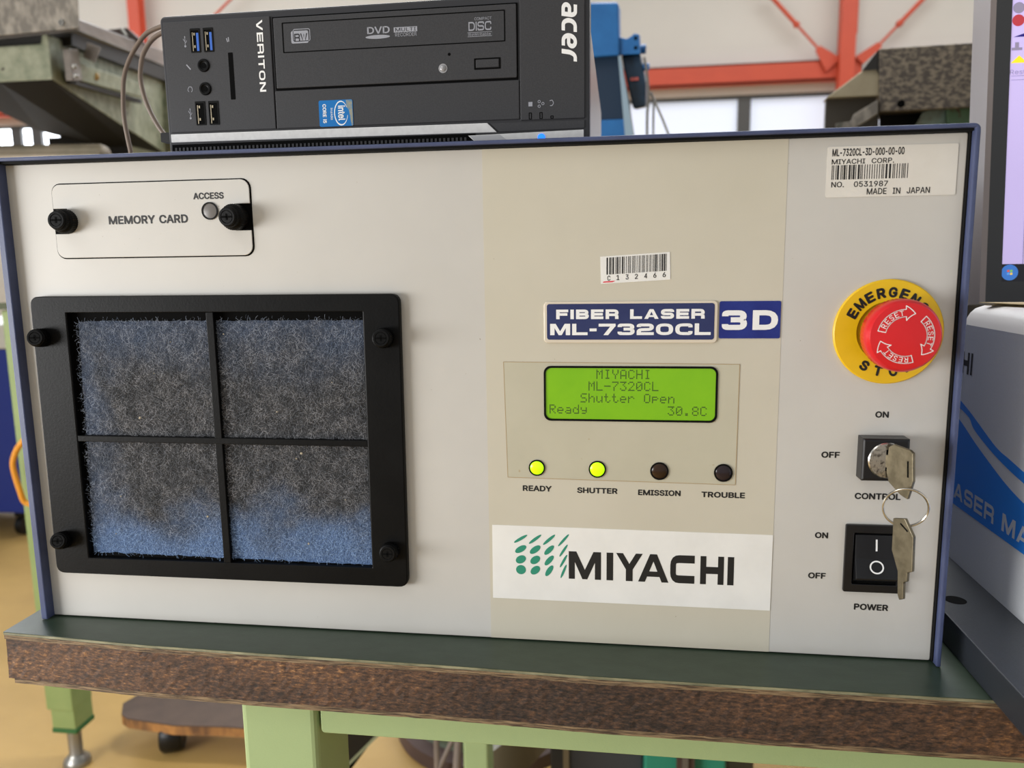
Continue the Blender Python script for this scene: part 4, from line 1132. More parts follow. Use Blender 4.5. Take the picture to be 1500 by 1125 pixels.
# display window under its film
mb = MB()
mb.loops([[(322.0, y, 177.8), (459.6, y, 176.8), (459.2, y, 105.1), (323.6, y, 106.5)] for y in (-0.32, -0.1)])
fl = mb.build('display_film', FILM, lc)
fl['label'] = 'yellowed clear film around the display'
mb = MB()
q = [(322.0, 177.8), (459.6, 176.8), (459.2, 105.1), (323.6, 106.5)]
for a, b in zip(q, q[1:] + q[:1]):
    d = (Vector(b) - Vector(a)).normalized()
    n2 = Vector((-d.y, d.x)) * 0.18
    A, B = Vector(a), Vector(b)
    mb.poly([(*[p.x, -0.36, p.y],) for p in (A - n2, B - n2, B + n2, A + n2)])
mb.build('film_edge', FILMEDGE, fl)
mb = MB()
mb.ring(rrect(346.2, 447.6, 142.3, 175.5, 4.2, 6), rrect(347.4, 446.4, 143.5, 174.3, 3.4, 6), -0.9, -0.2)
bz = mb.build('display_bezel', BLACK, lc)
mb = MB()
mb.prism(rrect(347.0, 446.8, 143.1, 174.7, 3.6, 6), -0.42, -0.36)
sc_ = mb.build('display_screen', LCD, bz)
sc_['label'] = 'lit yellow-green character display'
mb = MB()
PITCH = 4.655
X0 = 349.55
rows = [('MIYACHI', 6, 167.9), ('ML-7320CL', 5, 160.8), ('Shutter Open', 4, 153.6), ('Ready', 0, 146.7), ('30.8C', 15, 146.3)]
for t, c0, z0 in rows:
    for k, ch in enumerate(t):
        g = DOT[ch].split()
        for rr in range(7):
            for cc in range(5):
                if g[rr][cc] == '1':
                    x = X0 + (c0 + k) * PITCH + cc * 0.755
                    z = z0 + (6 - rr) * 0.80
                    mb.poly([(x, -0.47, z), (x + .60, -0.47, z), (x + .60, -0.47, z + .66), (x, -0.47, z + .66)])
mb.build('display_characters', LCDINK, sc_)['label'] = 'dark dot-matrix status text'
for (x, z, M, r, lab) in ((341.6, 112.9, LEDON, 5.0, 'lit green READY lamp'), (378.2, 112.8, LEDON, 5.2, 'lit green SHUTTER lamp'), (415.0, 112.5, LEDAMBER, 5.4, 'dark amber EMISSION lamp, off'), (452.1, 112.3, LEDRED, 5.4, 'dark red TROUBLE lamp, off')):
    mb = MB()
    mb.ring([(x + r * math.cos(t * .1745), z + r * math.sin(t * .1745)) for t in range(36)], [(x + (r - .85) * math.cos(t * .1745), z + (r - .85) * math.sin(t * .1745)) for t in range(36)], -1.0, -0.2)
    k = mb.build('indicator_lamp', BLACK, lc)
    k['label'] = lab
    mb = MB()
    mb.lathe((x, -0.3, z), (0, -1, 0), [(r - .8, 0), (r - .8, .5), ((r - .8) * .8, 1.1), ((r - .8) * .45, 1.45), (0, 1.55)], 32)
    mb.build('lens', M, k, smooth=True)
for t, a, b, z in (('READY', 332.7, 350.5, 98.0), ('SHUTTER', 366.0, 390.3, 97.6), ('EMISSION', 402.6, 427.7, 97.2), ('TROUBLE', 439.8, 465.0, 96.95)):
    words(lc, 'caption', [(t, a, b, z, z + 3.55)], -0.45 if False else -0.2, INK, 'black %s caption' % t, 0.03)

# name plate and 3D sticker
mb = MB()
mb.prism(rrect(346.5, 446.5, 189.2, 213.6, 2.6, 5), -1.2, -0.1)
npb = mb.build('name_plate', RIM, lc, bevel=0.5)
mb = MB()
mb.prism(rrect(348.4, 444.6, 191.2, 212.2, 1.5, 5), -1.35, -1.15)
mb.build('plate_field', NAVY, npb)
mb = MB()
place(mb, fit(wide('FIBER LASER', .27, .17), 85.2, 5.6), (353.9, -1.42, 203.3))
place(mb, fit(wide('ML-7320CL', .25, .12), 92.4, 6.7), (350.3, -1.42, 193.9))
mb.build('lettering', WINK, npb)['label'] = 'white FIBER LASER ML-7320CL lettering'
mb = MB()
mb.prism(rrect(447.4, 481.3, 191.8, 213.1, 1.0, 4), -0.5, -0.1)
st = mb.build('blue_sticker', ROYAL, lc)
mb = MB()
place(mb, fit(wide('3D', .26, .22), 31.0, 11.2), (448.9, -0.58, 196.7))
mb.build('lettering', WINK, st)['label'] = 'white 3D lettering'

# asset barcode sticker, stuck on slightly crooked
mb = MB()
Q = [(379.5, 239.2), (419.0, 241.3), (419.5, 225.7), (379.9, 223.6)]
mb.loops([[(x, y, z) for x, z in Q] for y in (-0.35, -0.1)])
bs = mb.build('barcode_sticker', WHITE, lc)
mb = MB()
bars(mb, 383.1, 417.2, 228.9, 238.6, -0.42, 11, 0.053)
for i, ch in enumerate('C132466'):
    x = 383.6 + i * 5.25
    place(mb, fit(font_faces(ch, .01), 1.7, 2.9), (x, -0.42, 225.4 + .053 * (x - 383)))
mb.build('barcode', INK, bs)
mb = MB()
mb.poly([(381.0, -0.4, 224.3), (386.5, -0.4, 224.5), (388.6, -0.4, 225.4), (384, -0.4, 225.2), (381.4, -0.4, 225.0)])
mb.build('red_smear', mat('red_smear_ink', (214, 60, 72), 0.5), bs)

# serial number label
mb = MB()
mb.loops([[(x, y, z) for x, z in quadr(((502.6, 296.5), (569.5, 296.2), (569.5, 269.4), (502.5, 269.5)), 1.0, 4)] for y in (-0.35, -0.1)])
sl = mb.build('serial_label', LABEL, lc)
mb = MB()
for t, a, b, z0, z1, of in (('ML-7320CL-3D-000-00-00', 505.1, 542.2, 291.3, 295.3, .02), ('MIYACHI  CORP.', 505.0, 537.2, 287.1, 289.8, 0), ('NO.   0531987', 505.3, 534.7, 274.8, 277.8, 0), ('MADE  IN  JAPAN', 524.0, 556.4, 270.6, 273.9, 0)):
    place(mb, fit(font_faces(t, max(of, .010)), b - a, z1 - z0), (a, -0.42, z0))
bars(mb, 505.2, 544.6, 278.9, 286.6, -0.42, 23)
mb.build('label_print', INK, sl)['label'] = 'black serial number print and barcode'

# emergency stop
EX, EZ = 539.0, 195.5
mb = MB()
mb.lathe((EX, 0, EZ), (0, -1, 0), [(29.2, 0.05), (29.2, 1.6), (28.6, 2.2), (17, 2.4), (17, 0.6)], 72)
es = mb.build('emergency_stop', YELLOW, lc, smooth=True)
es['label'] = 'red emergency stop button on a round yellow plate'
mb = MB()


def ringtext(text, R, h, a0, a1, flip=False, off=.03, wr=.62, ydep=-2.5, wscale=1.0, dome=None):
    n = len(text)
    for i, ch in enumerate(text):
        a = math.radians(a0 + (a1 - a0) * (i / (n - 1)))
        F = fit(font_faces(ch, off), (h * wr * (.42 if ch == 'I' else 1.12 if ch == 'M' else 1)), h)
        wd_ = max(p[0] for f in F for p in f if not isinstance(p, int))
        rad = Vector((math.cos(a), 0, math.sin(a)))
        up = -rad if flip else rad
        ri = Vector((up.z, 0, -up.x))
        o = Vector((EX, ydep, EZ)) + rad * R - ri * wd_ / 2 - (up * h / 2)
        for i_, f in enumerate(F):
            f, lk = split_lift(f, i_)
            pts = []
            for x, y in f:
                p = o + ri * x + up * y
                p.y -= 0.008 * lk
                if dome:
                    q = math.hypot(p.x - EX, p.z - EZ)
                    p.y = dome(q) - .10 - 0.008 * lk
                pts.append(p)
            try:
                mb.poly(pts)
            except ValueError:
                pass


ringtext('EMERGENCY', 22.0, 5.8, 152, 22, wr=.80, off=.04)
mb.build('upper_lettering', INK, es)['label'] = 'black EMERGENCY lettering'
mb = MB()
ringtext('STOP', 22.2, 5.8, 238, 300, True, wr=.80, off=.04)
mb.build('lower_lettering', INK, es)['label'] = 'black STOP lettering'
mb = MB()
mb.lathe((EX, -0.6, EZ), (0, -1, 0), [(13, 0), (13, 14), (11, 15)], 40)
mb.build('button_stem', BLACK, es, smooth=True)
BD = -28.5
dome = lambda r: BD - 1.3 + 1.3 * (r / 17.5) ** 2
mb = MB()
prof = [(14, -14.0), (18.6, -15.0), (19.4, -17.0), (19.5, -21.5), (19.3, -25.0), (18.7, -27.0), (17.5, dome(17.5)), (14, dome(14)), (10, dome(10)), (6, dome(6)), (2, dome(2)), (0.01, dome(0))]
n = 120
rings = []
for r, y in prof:
    ring = []
    for i in range(n):
        rr = r * (1 - (0.018 * (i % 2) if -22 < y < -14.5 else 0))
        ring.append((EX + rr * math.cos(2 * math.pi * i / n), y, EZ + rr * math.sin(2 * math.pi * i / n)))
    rings.append(ring)
mb.loops(rings)
bt = mb.build('mushroom_button', RED, es, smooth=True)
mb = MB()


def pol(r, a):
    t = math.radians(a)
    return Vector((EX + r * math.cos(t), dome(r) - .10, EZ + r * math.sin(t)))


def dstroke(pts, w):
    """white outline drawn on the dome; pts in (radius, angle)"""
    P = []
    for (r0, a0), (r1, a1) in zip(pts, pts[1:] + pts[:1]):
        k = max(2, int(abs(a1 - a0) / 4) + 1)
        for s in range(k):
            P.append((r0 + (r1 - r0) * s / k, a0 + (a1 - a0) * s / k))
    V = [pol(*p) for p in P]
    n = len(V)
    for i in range(n):
        a, b = V[i], V[(i + 1) % n]
        d = (b - a)
        d.y = 0
        d.normalize()
        nn = Vector((-d.z, 0, d.x)) * w / 2
        e = d * w * .3
        mb.poly([a - nn - e, b - nn + e, b + nn + e, a + nn - e])


for a in (168, 48, -72):
    dstroke([(10.4, a), (14.2, a), (14.2, a - 76), (16.0, a - 76), (12.6, a - 97), (8.4, a - 76), (10.4, a - 76)], 0.42)
    ringtext('RESET', 12.3, 2.7, a - 14, a - 66, off=.0, wr=.70, dome=dome)
mb.build('button_arrows', WINK, bt)['label'] = 'white RESET arrows'

# key switch
mb = MB()
sq = lambda x0, x1, z0, z1, y: [(x0, y, z0), (x1, y, z0), (x1, y, z1), (x0, y, z1)]
mb.loops([sq(526.6, 551.6, 112.0, 136.4, 0), sq(526.6, 551.6, 112.0, 136.4, -9.5), sq(527.6, 550.6, 113.0, 135.4, -10.5)])
ks = mb.build('key_switch', SWITCH, lc, bevel=0.4)
mb = MB()
mb.lathe((539.6, -9.5, 124.3), (0, -1, 0), [(10.3, 0), (10.3, 1.8), (9.7, 2.4), (2, 2.5), (0.01, 2.5)], 48)
lk = mb.build('lock_barrel', CHROME, ks, smooth=True)
mb = MB()
mb.box(538.6, 540.6, -12.15, -12.02, 118.6, 130.6)
mb.build('keyway', DARK, lk)

# power rocker
mb = MB()
mb.ring(rrect(522.3, 556.3, 42.3, 83.4, .8, 2), rrect(527.0, 552.0, 47.2, 78.5, .6, 2), -2.2, 0)
pw = mb.build('power_switch', SWITCH, lc, bevel=0.4)
mb = MB()
mb.box(526.5, 552.5, -0.3, 0.0, 46.6, 79)
mb.build('switch_recess', DARK, pw)
mb = MB()
prof = [(-0.3, 77.6), (-1.4, 77.2), (-3.2, 63.5), (-6.8, 52.6), (-6.6, 51.6), (-0.3, 48.6)]
mb.loops([[(x, y, z) for y, z in prof] for x in (527.9, 551.2)])
rk = mb.build('rocker', SWITCH, pw, bevel=0.4)
mb = MB()
ry = lambda z: (-1.4 + (-3.2 + 1.4) * (77.2 - z) / 13.7 if z > 63.5 else -3.2 - 3.6 * (63.5 - z) / 10.9) - .12
mb.poly([(x, ry(z), z) for x, z in ((539.1, 68.0), (540.1, 68.0), (540.1, 74.8), (539.1, 74.8))])
for k in range(32):
    t0, t1 = 2 * math.pi * k / 32, 2 * math.pi * (k + 1) / 32
    pp = []
    for r, t in ((3.1, t0), (3.1, t1), (3.95, t1), (3.95, t0)):
        x, z = 539.6 + r * math.cos(t), 59.0 + r * .92 * math.sin(t)
        pp.append((x, ry(z), z))
    mb.poly(pp)
mb.build('switch_symbols', WINK, rk)
for t, a, b, z, h in (('ON', 535.3, 542.6, 146.5, 3.7), ('OFF', 507.0, 517.2, 122.5, 3.7), ('CONTROL', 526.6, 551.8, 98.3, 3.8), ('ON', 505.6, 513.0, 73.9, 3.7), ('OFF', 502.8, 512.8, 48.9, 3.7), ('POWER', 529.6, 548.8, 30.5, 3.9)):
    words(lc, 'caption', [(t, a, b, z, z + h)], -0.12, INK, 'black %s caption' % t, 0.03)
# ------------------------------------------------------------------ keys and ring
KN = Vector((math.cos(.5), math.sin(.5), 0))


def key(name, label, outline, holes, thick, blade=None):
    mb = MB()
    o = [Vector(p) for p in outline]
    mb.loops([[p - KN * thick / 2 for p in o], [p + KN * thick / 2 for p in o]])
    if blade:
        b = [Vector(p) for p in blade]
        mb.loops([[p - KN * .8 for p in b], [p + KN * .8 for p in b]])
    c = sum(o, Vector()) / len(o)
    k = tag(mb.build(name, BRASS, None, tuple(c), bevel=0.35), label, 'key', 'keys on the split ring')
    mb = MB()
    for a, b, w in holes:
        a, b = Vector(a), Vector(b)
        d = (b - a).normalized()
        s = d.cross(KN).normalized() * w
        for sg in (-1, 1):
            q = [p + KN * sg * (thick / 2 + .04) for p in (a - s, b - s, b + s, a + s)]
            mb.poly(q)
    mb.build('ring_slot', DARK, k)
    return k


key('key', 'nickel key standing in the lock of the CONTROL switch',
    [(539.9, -12.9, 132.6), (541.5, -15.7, 134.8), (546.6, -25.1, 133.9), (547.7, -27.1, 132.6), (548.3, -28.2, 117.3), (546.9, -25.6, 106.6), (544.7, -21.6, 107.7), (540.6, -14.0, 113.0), (539.7, -12.4, 118)],
    [((546.4, -24.7, 127.7), (546.7, -25.3, 118.7), .55)], 2.0, [(537.5, -8.6, 120.5), (540.0, -13, 120.5), (540.0, -13, 128), (537.5, -8.6, 128)])
key('key', 'second nickel key hanging from the key ring in front of the power switch',
    [(540.2, -26.0, 96.0), (543.8, -32.7, 98.1), (546.7, -38.1, 89.8), (547.0, -38.7, 70.6), (545.6, -36.1, 68.9), (545.6, -36.1, 64.0), (544.6, -34.3, 62.6), (544.8, -34.6, 53.3), (543.6, -32.4, 51.9), (543.0, -31.4, 54.6), (542.6, -30.5, 67.6), (540.3, -26.4, 78.1)],
    [((542.6, -30.4, 94.6), (545.0, -34.9, 91.6), .5)], 2.0)
mb = MB()
rc = Vector((544.6, -28.6, 102.9))
uu = Vector((0.96, -0.28, 0))
vv = Vector((0.02, -.16, 0.98)).normalized()
nn = uu.cross(vv)
pts = []
for i in range(76):
    t = 2 * math.pi * i / 36 + .6
    pts.append(rc + (uu * math.cos(t) + vv * math.sin(t)) * 11.0 + nn * (.75 * i / 76))
mb.tube(pts, .62, 8, 0)
tag(mb.build('key_ring', STEEL, None, tuple(rc), smooth=True), 'thin split steel ring joining the two keys', 'key ring')

# ------------------------------------------------------------------ desktop computer lying on the controller
PY = 20.0
pc = thing('desktop_computer', 'black slim desktop computer lying flat on the laser controller', 'computer', (239, 200, 305.5))
CB = 305.6
mb = MB()
mb.prism(rrect(108.5, 370.5, CB + 2.5, 389.5, 2.0, 3), PY + 14, PY + 360)
mb.build('metal_cover', CASEMETAL, pc)['label'] = 'grey metal side of the housing'
for x in (125, 350):
    for y in (60, 340):
        mb = MB()
        mb.cyl((x, y, CB - .05), (x, y, CB + 3), 7, 16)
        mb.build('rubber_foot', RUBBER, pc)
mb = MB()
mb.prism(rrect(105.6, 372.6, CB + 1.2, 391.0, 3.5, 4), PY + .5, PY + 16)
bz = mb.build('front_bezel', CHARS, pc, bevel=1.2)
mb = MB()
mb.box(108.2, 178.2, PY - .6, PY + 1, 321.0, 387.0)
mb.build('port_panel', CHAR, pc, bevel=.35)
mb = MB()
mb.box(331.6, 369.6, PY - .6, PY + 1, 320.2, 388.4)
mb.build('logo_panel', CHAR, pc, bevel=.35)
mb = MB()
mb.box(179.0, 330.9, PY - .6, PY + 1, 321.0, 343.2)
mb.build('lower_panel', CHAR, pc, bevel=.35)
mb = MB()
mb.loops([[(108.0, y, 319.9), (311.4, y, 319.4), (317.2, y, 313.9), (108.0, y, 314.9)] for y in (PY - .9, PY + 1)])
mb.build('silver_strip', SILVER, pc, bevel=.25)
mb = MB()
mb.loops([[(299.6, y, 312.5), (369.1, y, 313.6), (369.1, y, 307.2), (305.5, y, 307.2)] for y in (PY - .9, PY + 1)])
lo_ = mb.build('silver_foot_strip', SILVER, pc, bevel=.25)
mb = MB()
mb.loops([[(300.8, y, 312.2), (319.0, y, 312.4), (325.5, y, 307.4), (305.9, y, 307.4)] for y in (PY - 1.05, PY - .85)])
mb.build('grey_section', SILVERG, lo_)
mb = MB()
mb.lathe((344, PY - .9, 309.9), (0, -1, 0), [(2.2, 0), (2.2, .3), (0.01, .5)], 20)
mb.build('power_light', BLUELED, pc, smooth=True)
mb = MB()
mb.loops([[(313.0, y, 319.2), (369.4, y, 319.0), (369.4, y, 314.6), (318.6, y, 314.2)] for y in (PY - .5, PY + 1)])
mb.build('lower_trim', CHAR, pc)
mb = MB()
mb.box(108, 304, PY - .2, PY + .6, CB + 1.5, 313.6)
gv = mb.build('vent_grille', DARK, pc)
mb = MB()
for i in range(74):
    x = 110 + i * 2.6
    if x < 298:
        mb.box(x, x + 1.3, PY - .55, PY - .15, 309.6, 311.6)
mb.build('grille_slots', CHARS, gv)
# ports
for (x0, x1, z0, z1, blue) in ((126.2, 131.9, 368.5, 382.1, 1), (134.8, 140.6, 368.5, 382.1, 1), (126.2, 132.1, 325.1, 338.9, 0), (135.0, 141.0, 325.0, 338.8, 0)):
    mb = MB()
    mb.ring(rrect(x0 - .3, x1 + .3, z0 - .3, z1 + .3, .4, 2), rrect(x0 + .35, x1 - .35, z0 + .35, z1 - .9, .3, 2), PY - 1.0, PY - .5)
    k = mb.build('usb_port', BLACKM, pc)
    k['label'] = 'blue tongued usb port' if blue else 'black usb port'
    mb = MB()
    mb.box(x0, x1, PY - .66, PY - .6, z0, z1)
    mb.build('port_recess', DARK, k)
    mb = MB()
    if blue:
        mb.box(x1 - 2.0, x1 - .5, PY - .95, PY - .62, z0 + .6, z1 - 2.4)
        mb.build('tongue', USBBLUE, k)
        mb = MB()
    mb.box(x0 + 1.0, x0 + 1.5, PY - .95, PY - .62, z0 + .6, z1 - 2.0)
    for q in (.18, .72):
        zz = z0 + (z1 - z0) * q
        mb.box(x0 + 2.0, x0 + 2.9, PY - .95, PY - .62, zz, zz + 1.5)
    mb.build('contacts', GOLD, k)
for z in (360.4, 346.5):
    mb = MB()
    mb.lathe((133.4, PY - .6, z), (0, -1, 0), [(3.9, 0), (3.9, .5), (3.5, .9), (2.7, .9), (2.2, .3), (1.7, .2), (1.4, .05)], 32)
    k = mb.build('audio_jack', BLACK, pc, smooth=True)
    mb = MB()
    mb.lathe((133.4, PY - .66, z), (0, -1, 0), [(1.7, 0), (1.7, .22), (.01, .23)], 20)
    mb.build('jack_hole', DARK, k)
mb = MB()
mb.prism(rrect(149.9, 153.0, 339.4, 367.2, .4, 2), PY - .7, PY - .55)
mb.build('card_slot', DARK, pc)
# small pictograms beside the ports
mb = MB()
for zc in (375.0, 332.0):
    x = 122.2
    for f in ribbon([Vector((x, zc - 2.6)), Vector((x, zc + 2.6))], .35, .35) + ribbon([Vector((x, zc)), Vector((x - 1.0, zc + 1.1)), Vector((x - 1.0, zc + 1.8))], .3, .3) + ribbon([Vector((x, zc - .9)), Vector((x + 1.0, zc)), Vector((x + 1.0, zc + .7))], .3, .3):
        mb.poly([(a, PY - .72, b) for a, b in f])
    mb.poly([(x + .7 * math.cos(t), PY - .72, zc - 2.7 + .7 * math.sin(t)) for t in [k * .628 for k in range(10)]])
    mb.poly([(x - .5, PY - .72, zc + 2.5), (x + .5, PY - .72, zc + 2.5), (x, PY - .72, zc + 3.4)])
for f in ribbon([Vector((122.0, 361.4)), Vector((124.6, 358.4))], .7, .7) + ribbon(arc([(122.4, 345.2), (121.6, 346.2), (122.6, 348.2), (124.4, 348.0), (124.8, 346.0), (124.0, 345.0)], .5), .35, .35):
    mb.poly([(a, PY - .72, b) for a, b in f])
for f in ribbon([Vector((149.6, 375.6)), Vector((150.2, 373.4))], .6, .6) + ribbon([Vector((150.8, 376.2)), Vector((151.0, 373.6))], .6, .6):
    mb.poly([(a, PY - .72, b) for a, b in f])
mb.build('port_pictograms', GREYINK, pc)
mb = MB()
place(mb, fit(wide('VERITON', .20, .20), 42.0, 4.0), (169.4, PY - .72, 385.2), DOWN)
mb.build('model_lettering', WINK, pc)['label'] = 'white VERITON lettering reading downwards'


def letters_acer():
    t, ty = .30, .22
    F, x = [], 0
    sk = lambda pts, closed=False, rr=.3: ribbon(arc(pts, rr, 5, closed), t, ty, closed)
    # a
    F += sk([(.12, .90), (.66, .90), (.80, .72), (.78, .0)]) + sk([(.78, .11), (.30, .11), (.14, .30), (.28, .52), (.78, .52)])
    # c
    F += [[(a + 1.05, b) for a, b in f] for f in sk([(.82, .89), (.32, .89), (.12, .66), (.12, .34), (.30, .11), (.80, .11)])]
    # e
    F += [[(a + 2.02, b) for a, b in f] for f in sk([(.80, .11), (.32, .11), (.12, .34), (.12, .66), (.32, .89), (.64, .89), (.82, .70), (.70, .46), (.14, .46)])]
    # r
    F += [[(a + 3.05, b) for a, b in f] for f in sk([(.14, 0), (.16, .60), (.34, .89), (.72, .89)])]
    return [[(a + .16 * b, b) for a, b in f] for f in F]


mb = MB()
place(mb, fit(letters_acer(), 33.0, 9.0), (356.2, PY - .8, 384.8), DOWN)
mb.build('brand_lettering', WINK, pc)['label'] = 'white acer lettering reading downwards'
mb = MB()
mb.box(336.4, 338.8, PY - .72, PY - .7, 327.9, 330.4)
for f in ribbon(arc([(349.0, 330.6), (350.6, 331.0), (351.4, 329.2), (350.4, 327.8), (349.2, 327.9)], .5), .4, .4):
    mb.poly([(a, PY - .72, b) for a, b in f])
for cx, cz in ((342.8, 330.4), (342.8, 327.8), (345.0, 329.2)):
    for k in range(8):
        a0, a1 = k * .785, (k + 1) * .785
        mb.poly([(cx + r * math.cos(a), PY - .72, cz + r * math.sin(a)) for r, a in ((.55, a0), (.9, a0), (.9, a1), (.55, a1))])
mb.build('light_pictograms', GREYINK, pc)
mb = MB()
for x, z1 in ((337.4, 324.4), (343.8, 324.4), (350.3, 322.2)):
    mb.ring(rrect(x - .9, x + .9, 320.5, z1, .2, 1), rrect(x - .45, x + .45, 320.9, z1 - .4, .1, 1), PY - .75, PY - .6)
mb.build('status_lights', DARK, pc)
# optical drive
mb = MB()
mb.box(179.6, 330.4, PY - .3, PY + 1, 343.6, 386.4)
mb.build('drive_bay', DARK, pc)
mb = MB()
mb.prism(rrect(180.5, 329.8, 344.6, 385.6, .6, 2), PY - 1.2, PY + 1)
dv = mb.build('optical_drive', CHAR, pc, bevel=.4)
mb = MB()
mb.ring(rrect(186.0, 323.2, 365.0, 382.6, .3, 1), rrect(186.7, 322.5, 365.6, 382.0, .3, 1), PY - 1.32, PY - 1.15)
mb.ring(rrect(304.3, 320.2, 349.9, 356.3, .3, 1), rrect(305.2, 319.3, 350.8, 355.6, .3, 1), PY - 1.4, PY - 1.15)
mb.build('tray_seam', DARK, dv)
mb = MB()
mb.prism(rrect(305.4, 319.1, 351.0, 355.4, .3, 1), PY - 1.6, PY - 1.15)
mb.build('eject_button', CHAR, dv, bevel=.2)
mb = MB()
mb.lathe((289.4, PY - 1.2, 359.4), (0, -1, 0), [(.9, 0), (.9, .06), (.01, .07)], 16)
mb.build('eject_hole', DARK, dv)
mb = MB()
mb.lathe((285.4, PY - 1.2, 351.6), (0, -1, 0), [(2.7, 0), (2.7, .15), (2.0, .2), (1.5, .8), (.01, 1.2)], 24)
mb.build('drive_light', mat('clear_lens', (150, 150, 152), .15), dv, smooth=True)
mb = MB()
pl = lambda pts: mb.poly([(a, PY - 1.3, b) for a, b in pts])
for f in ribbon(rrect(193.0, 203.6, 371.4, 378.3, 1, 3), .4, .4, True):
    pl(f)
rwp = [Vector(p) for p in rrect(191.6, 202.6, 370.2, 377.4, 1, 3)]
pl([tuple(p) for p in rwp])
place(mb, fit(font_faces('DVD', .02), 14.0, 4.0), (239.6, PY - 1.3, 373.2))
pl([(246.0 + 7.6 * math.cos(t), 371.4 + 1.1 * math.sin(t)) for t in [k * .2618 for k in range(24)]])
pl([(256.0, 373.3), (270.4, 373.3), (270.4, 376.2), (256.0, 376.2)])
place(mb, fit(font_faces('RECORDER', 0), 13.2, 2.1), (256.8, PY - 1.3, 370.9))
place(mb, fit(font_faces('COMPACT', .0), 10.2, 1.6), (305.0, PY - 1.3, 377.6))
D = wide('DISC', .16, .12)
place(mb, fit(D, 13.6, 5.0), (301.4, PY - 1.3, 371.8))
for f in ribbon([Vector(p) for p in ((300.8, 368.6), (315.3, 368.6), (315.3, 370.9), (300.8, 370.9))], .25, .25, True):
    pl(f)
place(mb, fit(font_faces('ReWritable', .0), 13.2, 1.6), (301.4, PY - 1.3, 369.0))
mb.build('drive_print', GREYINK, dv)['label'] = 'grey disc format marks'
mb = MB()
place(mb, fit(wide('R', .2), 3.6, 4.2), (193.6, PY - 1.36, 371.6))
for f in ribbon([Vector(p) for p in ((197.8, 375.8), (198.8, 371.9), (199.7, 375.4), (200.6, 371.9), (201.6, 375.8))], .7, .7):
    mb.poly([(a, PY - 1.36, b) for a, b in f])
place(mb, fit(font_faces('MULTI', .0), 12.6, 2.0), (257.0, PY - 1.36, 373.8))
mb.build('drive_print_dark', CHARS, dv)
# processor sticker
mb = MB()
mb.prism(rrect(206.8, 228.4, 320.9, 336.4, 1.0, 4), PY - .85, PY - .55)
sk_ = mb.build('processor_sticker', STBLUE, pc)
mb = MB()
mb.prism([(224.2, 336.2), (228.1, 336.2), (228.2, 321.1), (227.2, 321.1), (226.6, 326), (226.0, 330.0), (224.4, 332.5)], PY - .9, PY - .84)
mb.build('foil_corner', HOLO, sk_)
mb = MB()
place(mb, fit(font_faces('intel', .02), 8.8, 4.6), (219.0, PY - .92, 333.0), DOWN)
place(mb, fit(font_faces('inside', .0), 7.0, 1.6), (214.2, PY - .92, 331.8), DOWN)
place(mb, fit(font_faces('CORE i5', .03), 11.2, 2.4), (209.2, PY - .92, 334.2), DOWN)
for k in range(26):
    a0, a1 = .5 + k * .215, .5 + (k + 1) * .215
    w0 = .25 + .5 * math.sin(k / 26 * 3.14)
    mb.poly([(221.0 + 4.0 * r * math.cos(a), PY - .92, 328.6 + 6.6 * r * math.sin(a)) for r, a in ((1, a0), (1, a1), (1 + w0 * .18, a1), (1 + w0 * .18, a0))])
mb.build('sticker_lettering', WINK, sk_)['label'] = 'white processor lettering in an oval swirl'

# cables hanging behind the computer
c1 = lambda a, b: (a / 4.688, b / 4.688)
outer = [(1215, 190), (1150, 176), (1085, 190), (1000, 235), (930, 330), (880, 430), (852, 530), (846, 640), (848, 760), (860, 860), (878, 950), (897, 1040)]
inner = [(1215, 222), (1150, 214), (1085, 240), (1030, 290), (985, 370), (968, 450), (965, 540), (985, 640), (1020, 740), (1065, 830), (1110, 900), (1150, 945)]
for pts, lab in ((outer, 'brown cable in the wide outer loop beside the computer, running down to the case top'), (inner, 'brown cable in the inner loop beside the computer, ending in a black plug')):
    CY = 120 if pts is outer else 104
    P = [at(*c1(a, b), CY) for a, b in pts]
    h = P[0][2]
    dx = 0 if pts is outer else 8
    P = [(128, 398, 345 - dx), (92 + dx, 388, 352 - dx), (72 + dx, 300, h - 20), (60 + dx, 190, h - 4)] + P
    e = P[-1]
    if pts is outer:
        P += [(e[0] + .6, CY, (e[2] + 307.3) / 2), (e[0] + 3, CY + 2, 308), (e[0] + 10, CY + 6, 307.3), (e[0] + 30, CY + 20, 307.3)]
    mb = MB()
    mb.tube(P, 1.75, 10, 6)
    k = tag(mb.build('cable', CABLE, None, P[-1], smooth=True), lab, 'cable', 'brown cables beside the computer')
    if pts is inner:
        q = Vector(e)
        mb = MB()
        mb.loops([[q + Vector((x, y, z)) for x, z in rrect(-3, 12, -4, 3, 1, 2)] for y in (-4, 4)])
        mb.loops([[q + Vector((x, y, z)) for x, z in rrect(6, 12, 305.7 - q.z, -2, 1, 2)] for y in (-3, 3)])
        mb.build('plug', RUBBER, k)

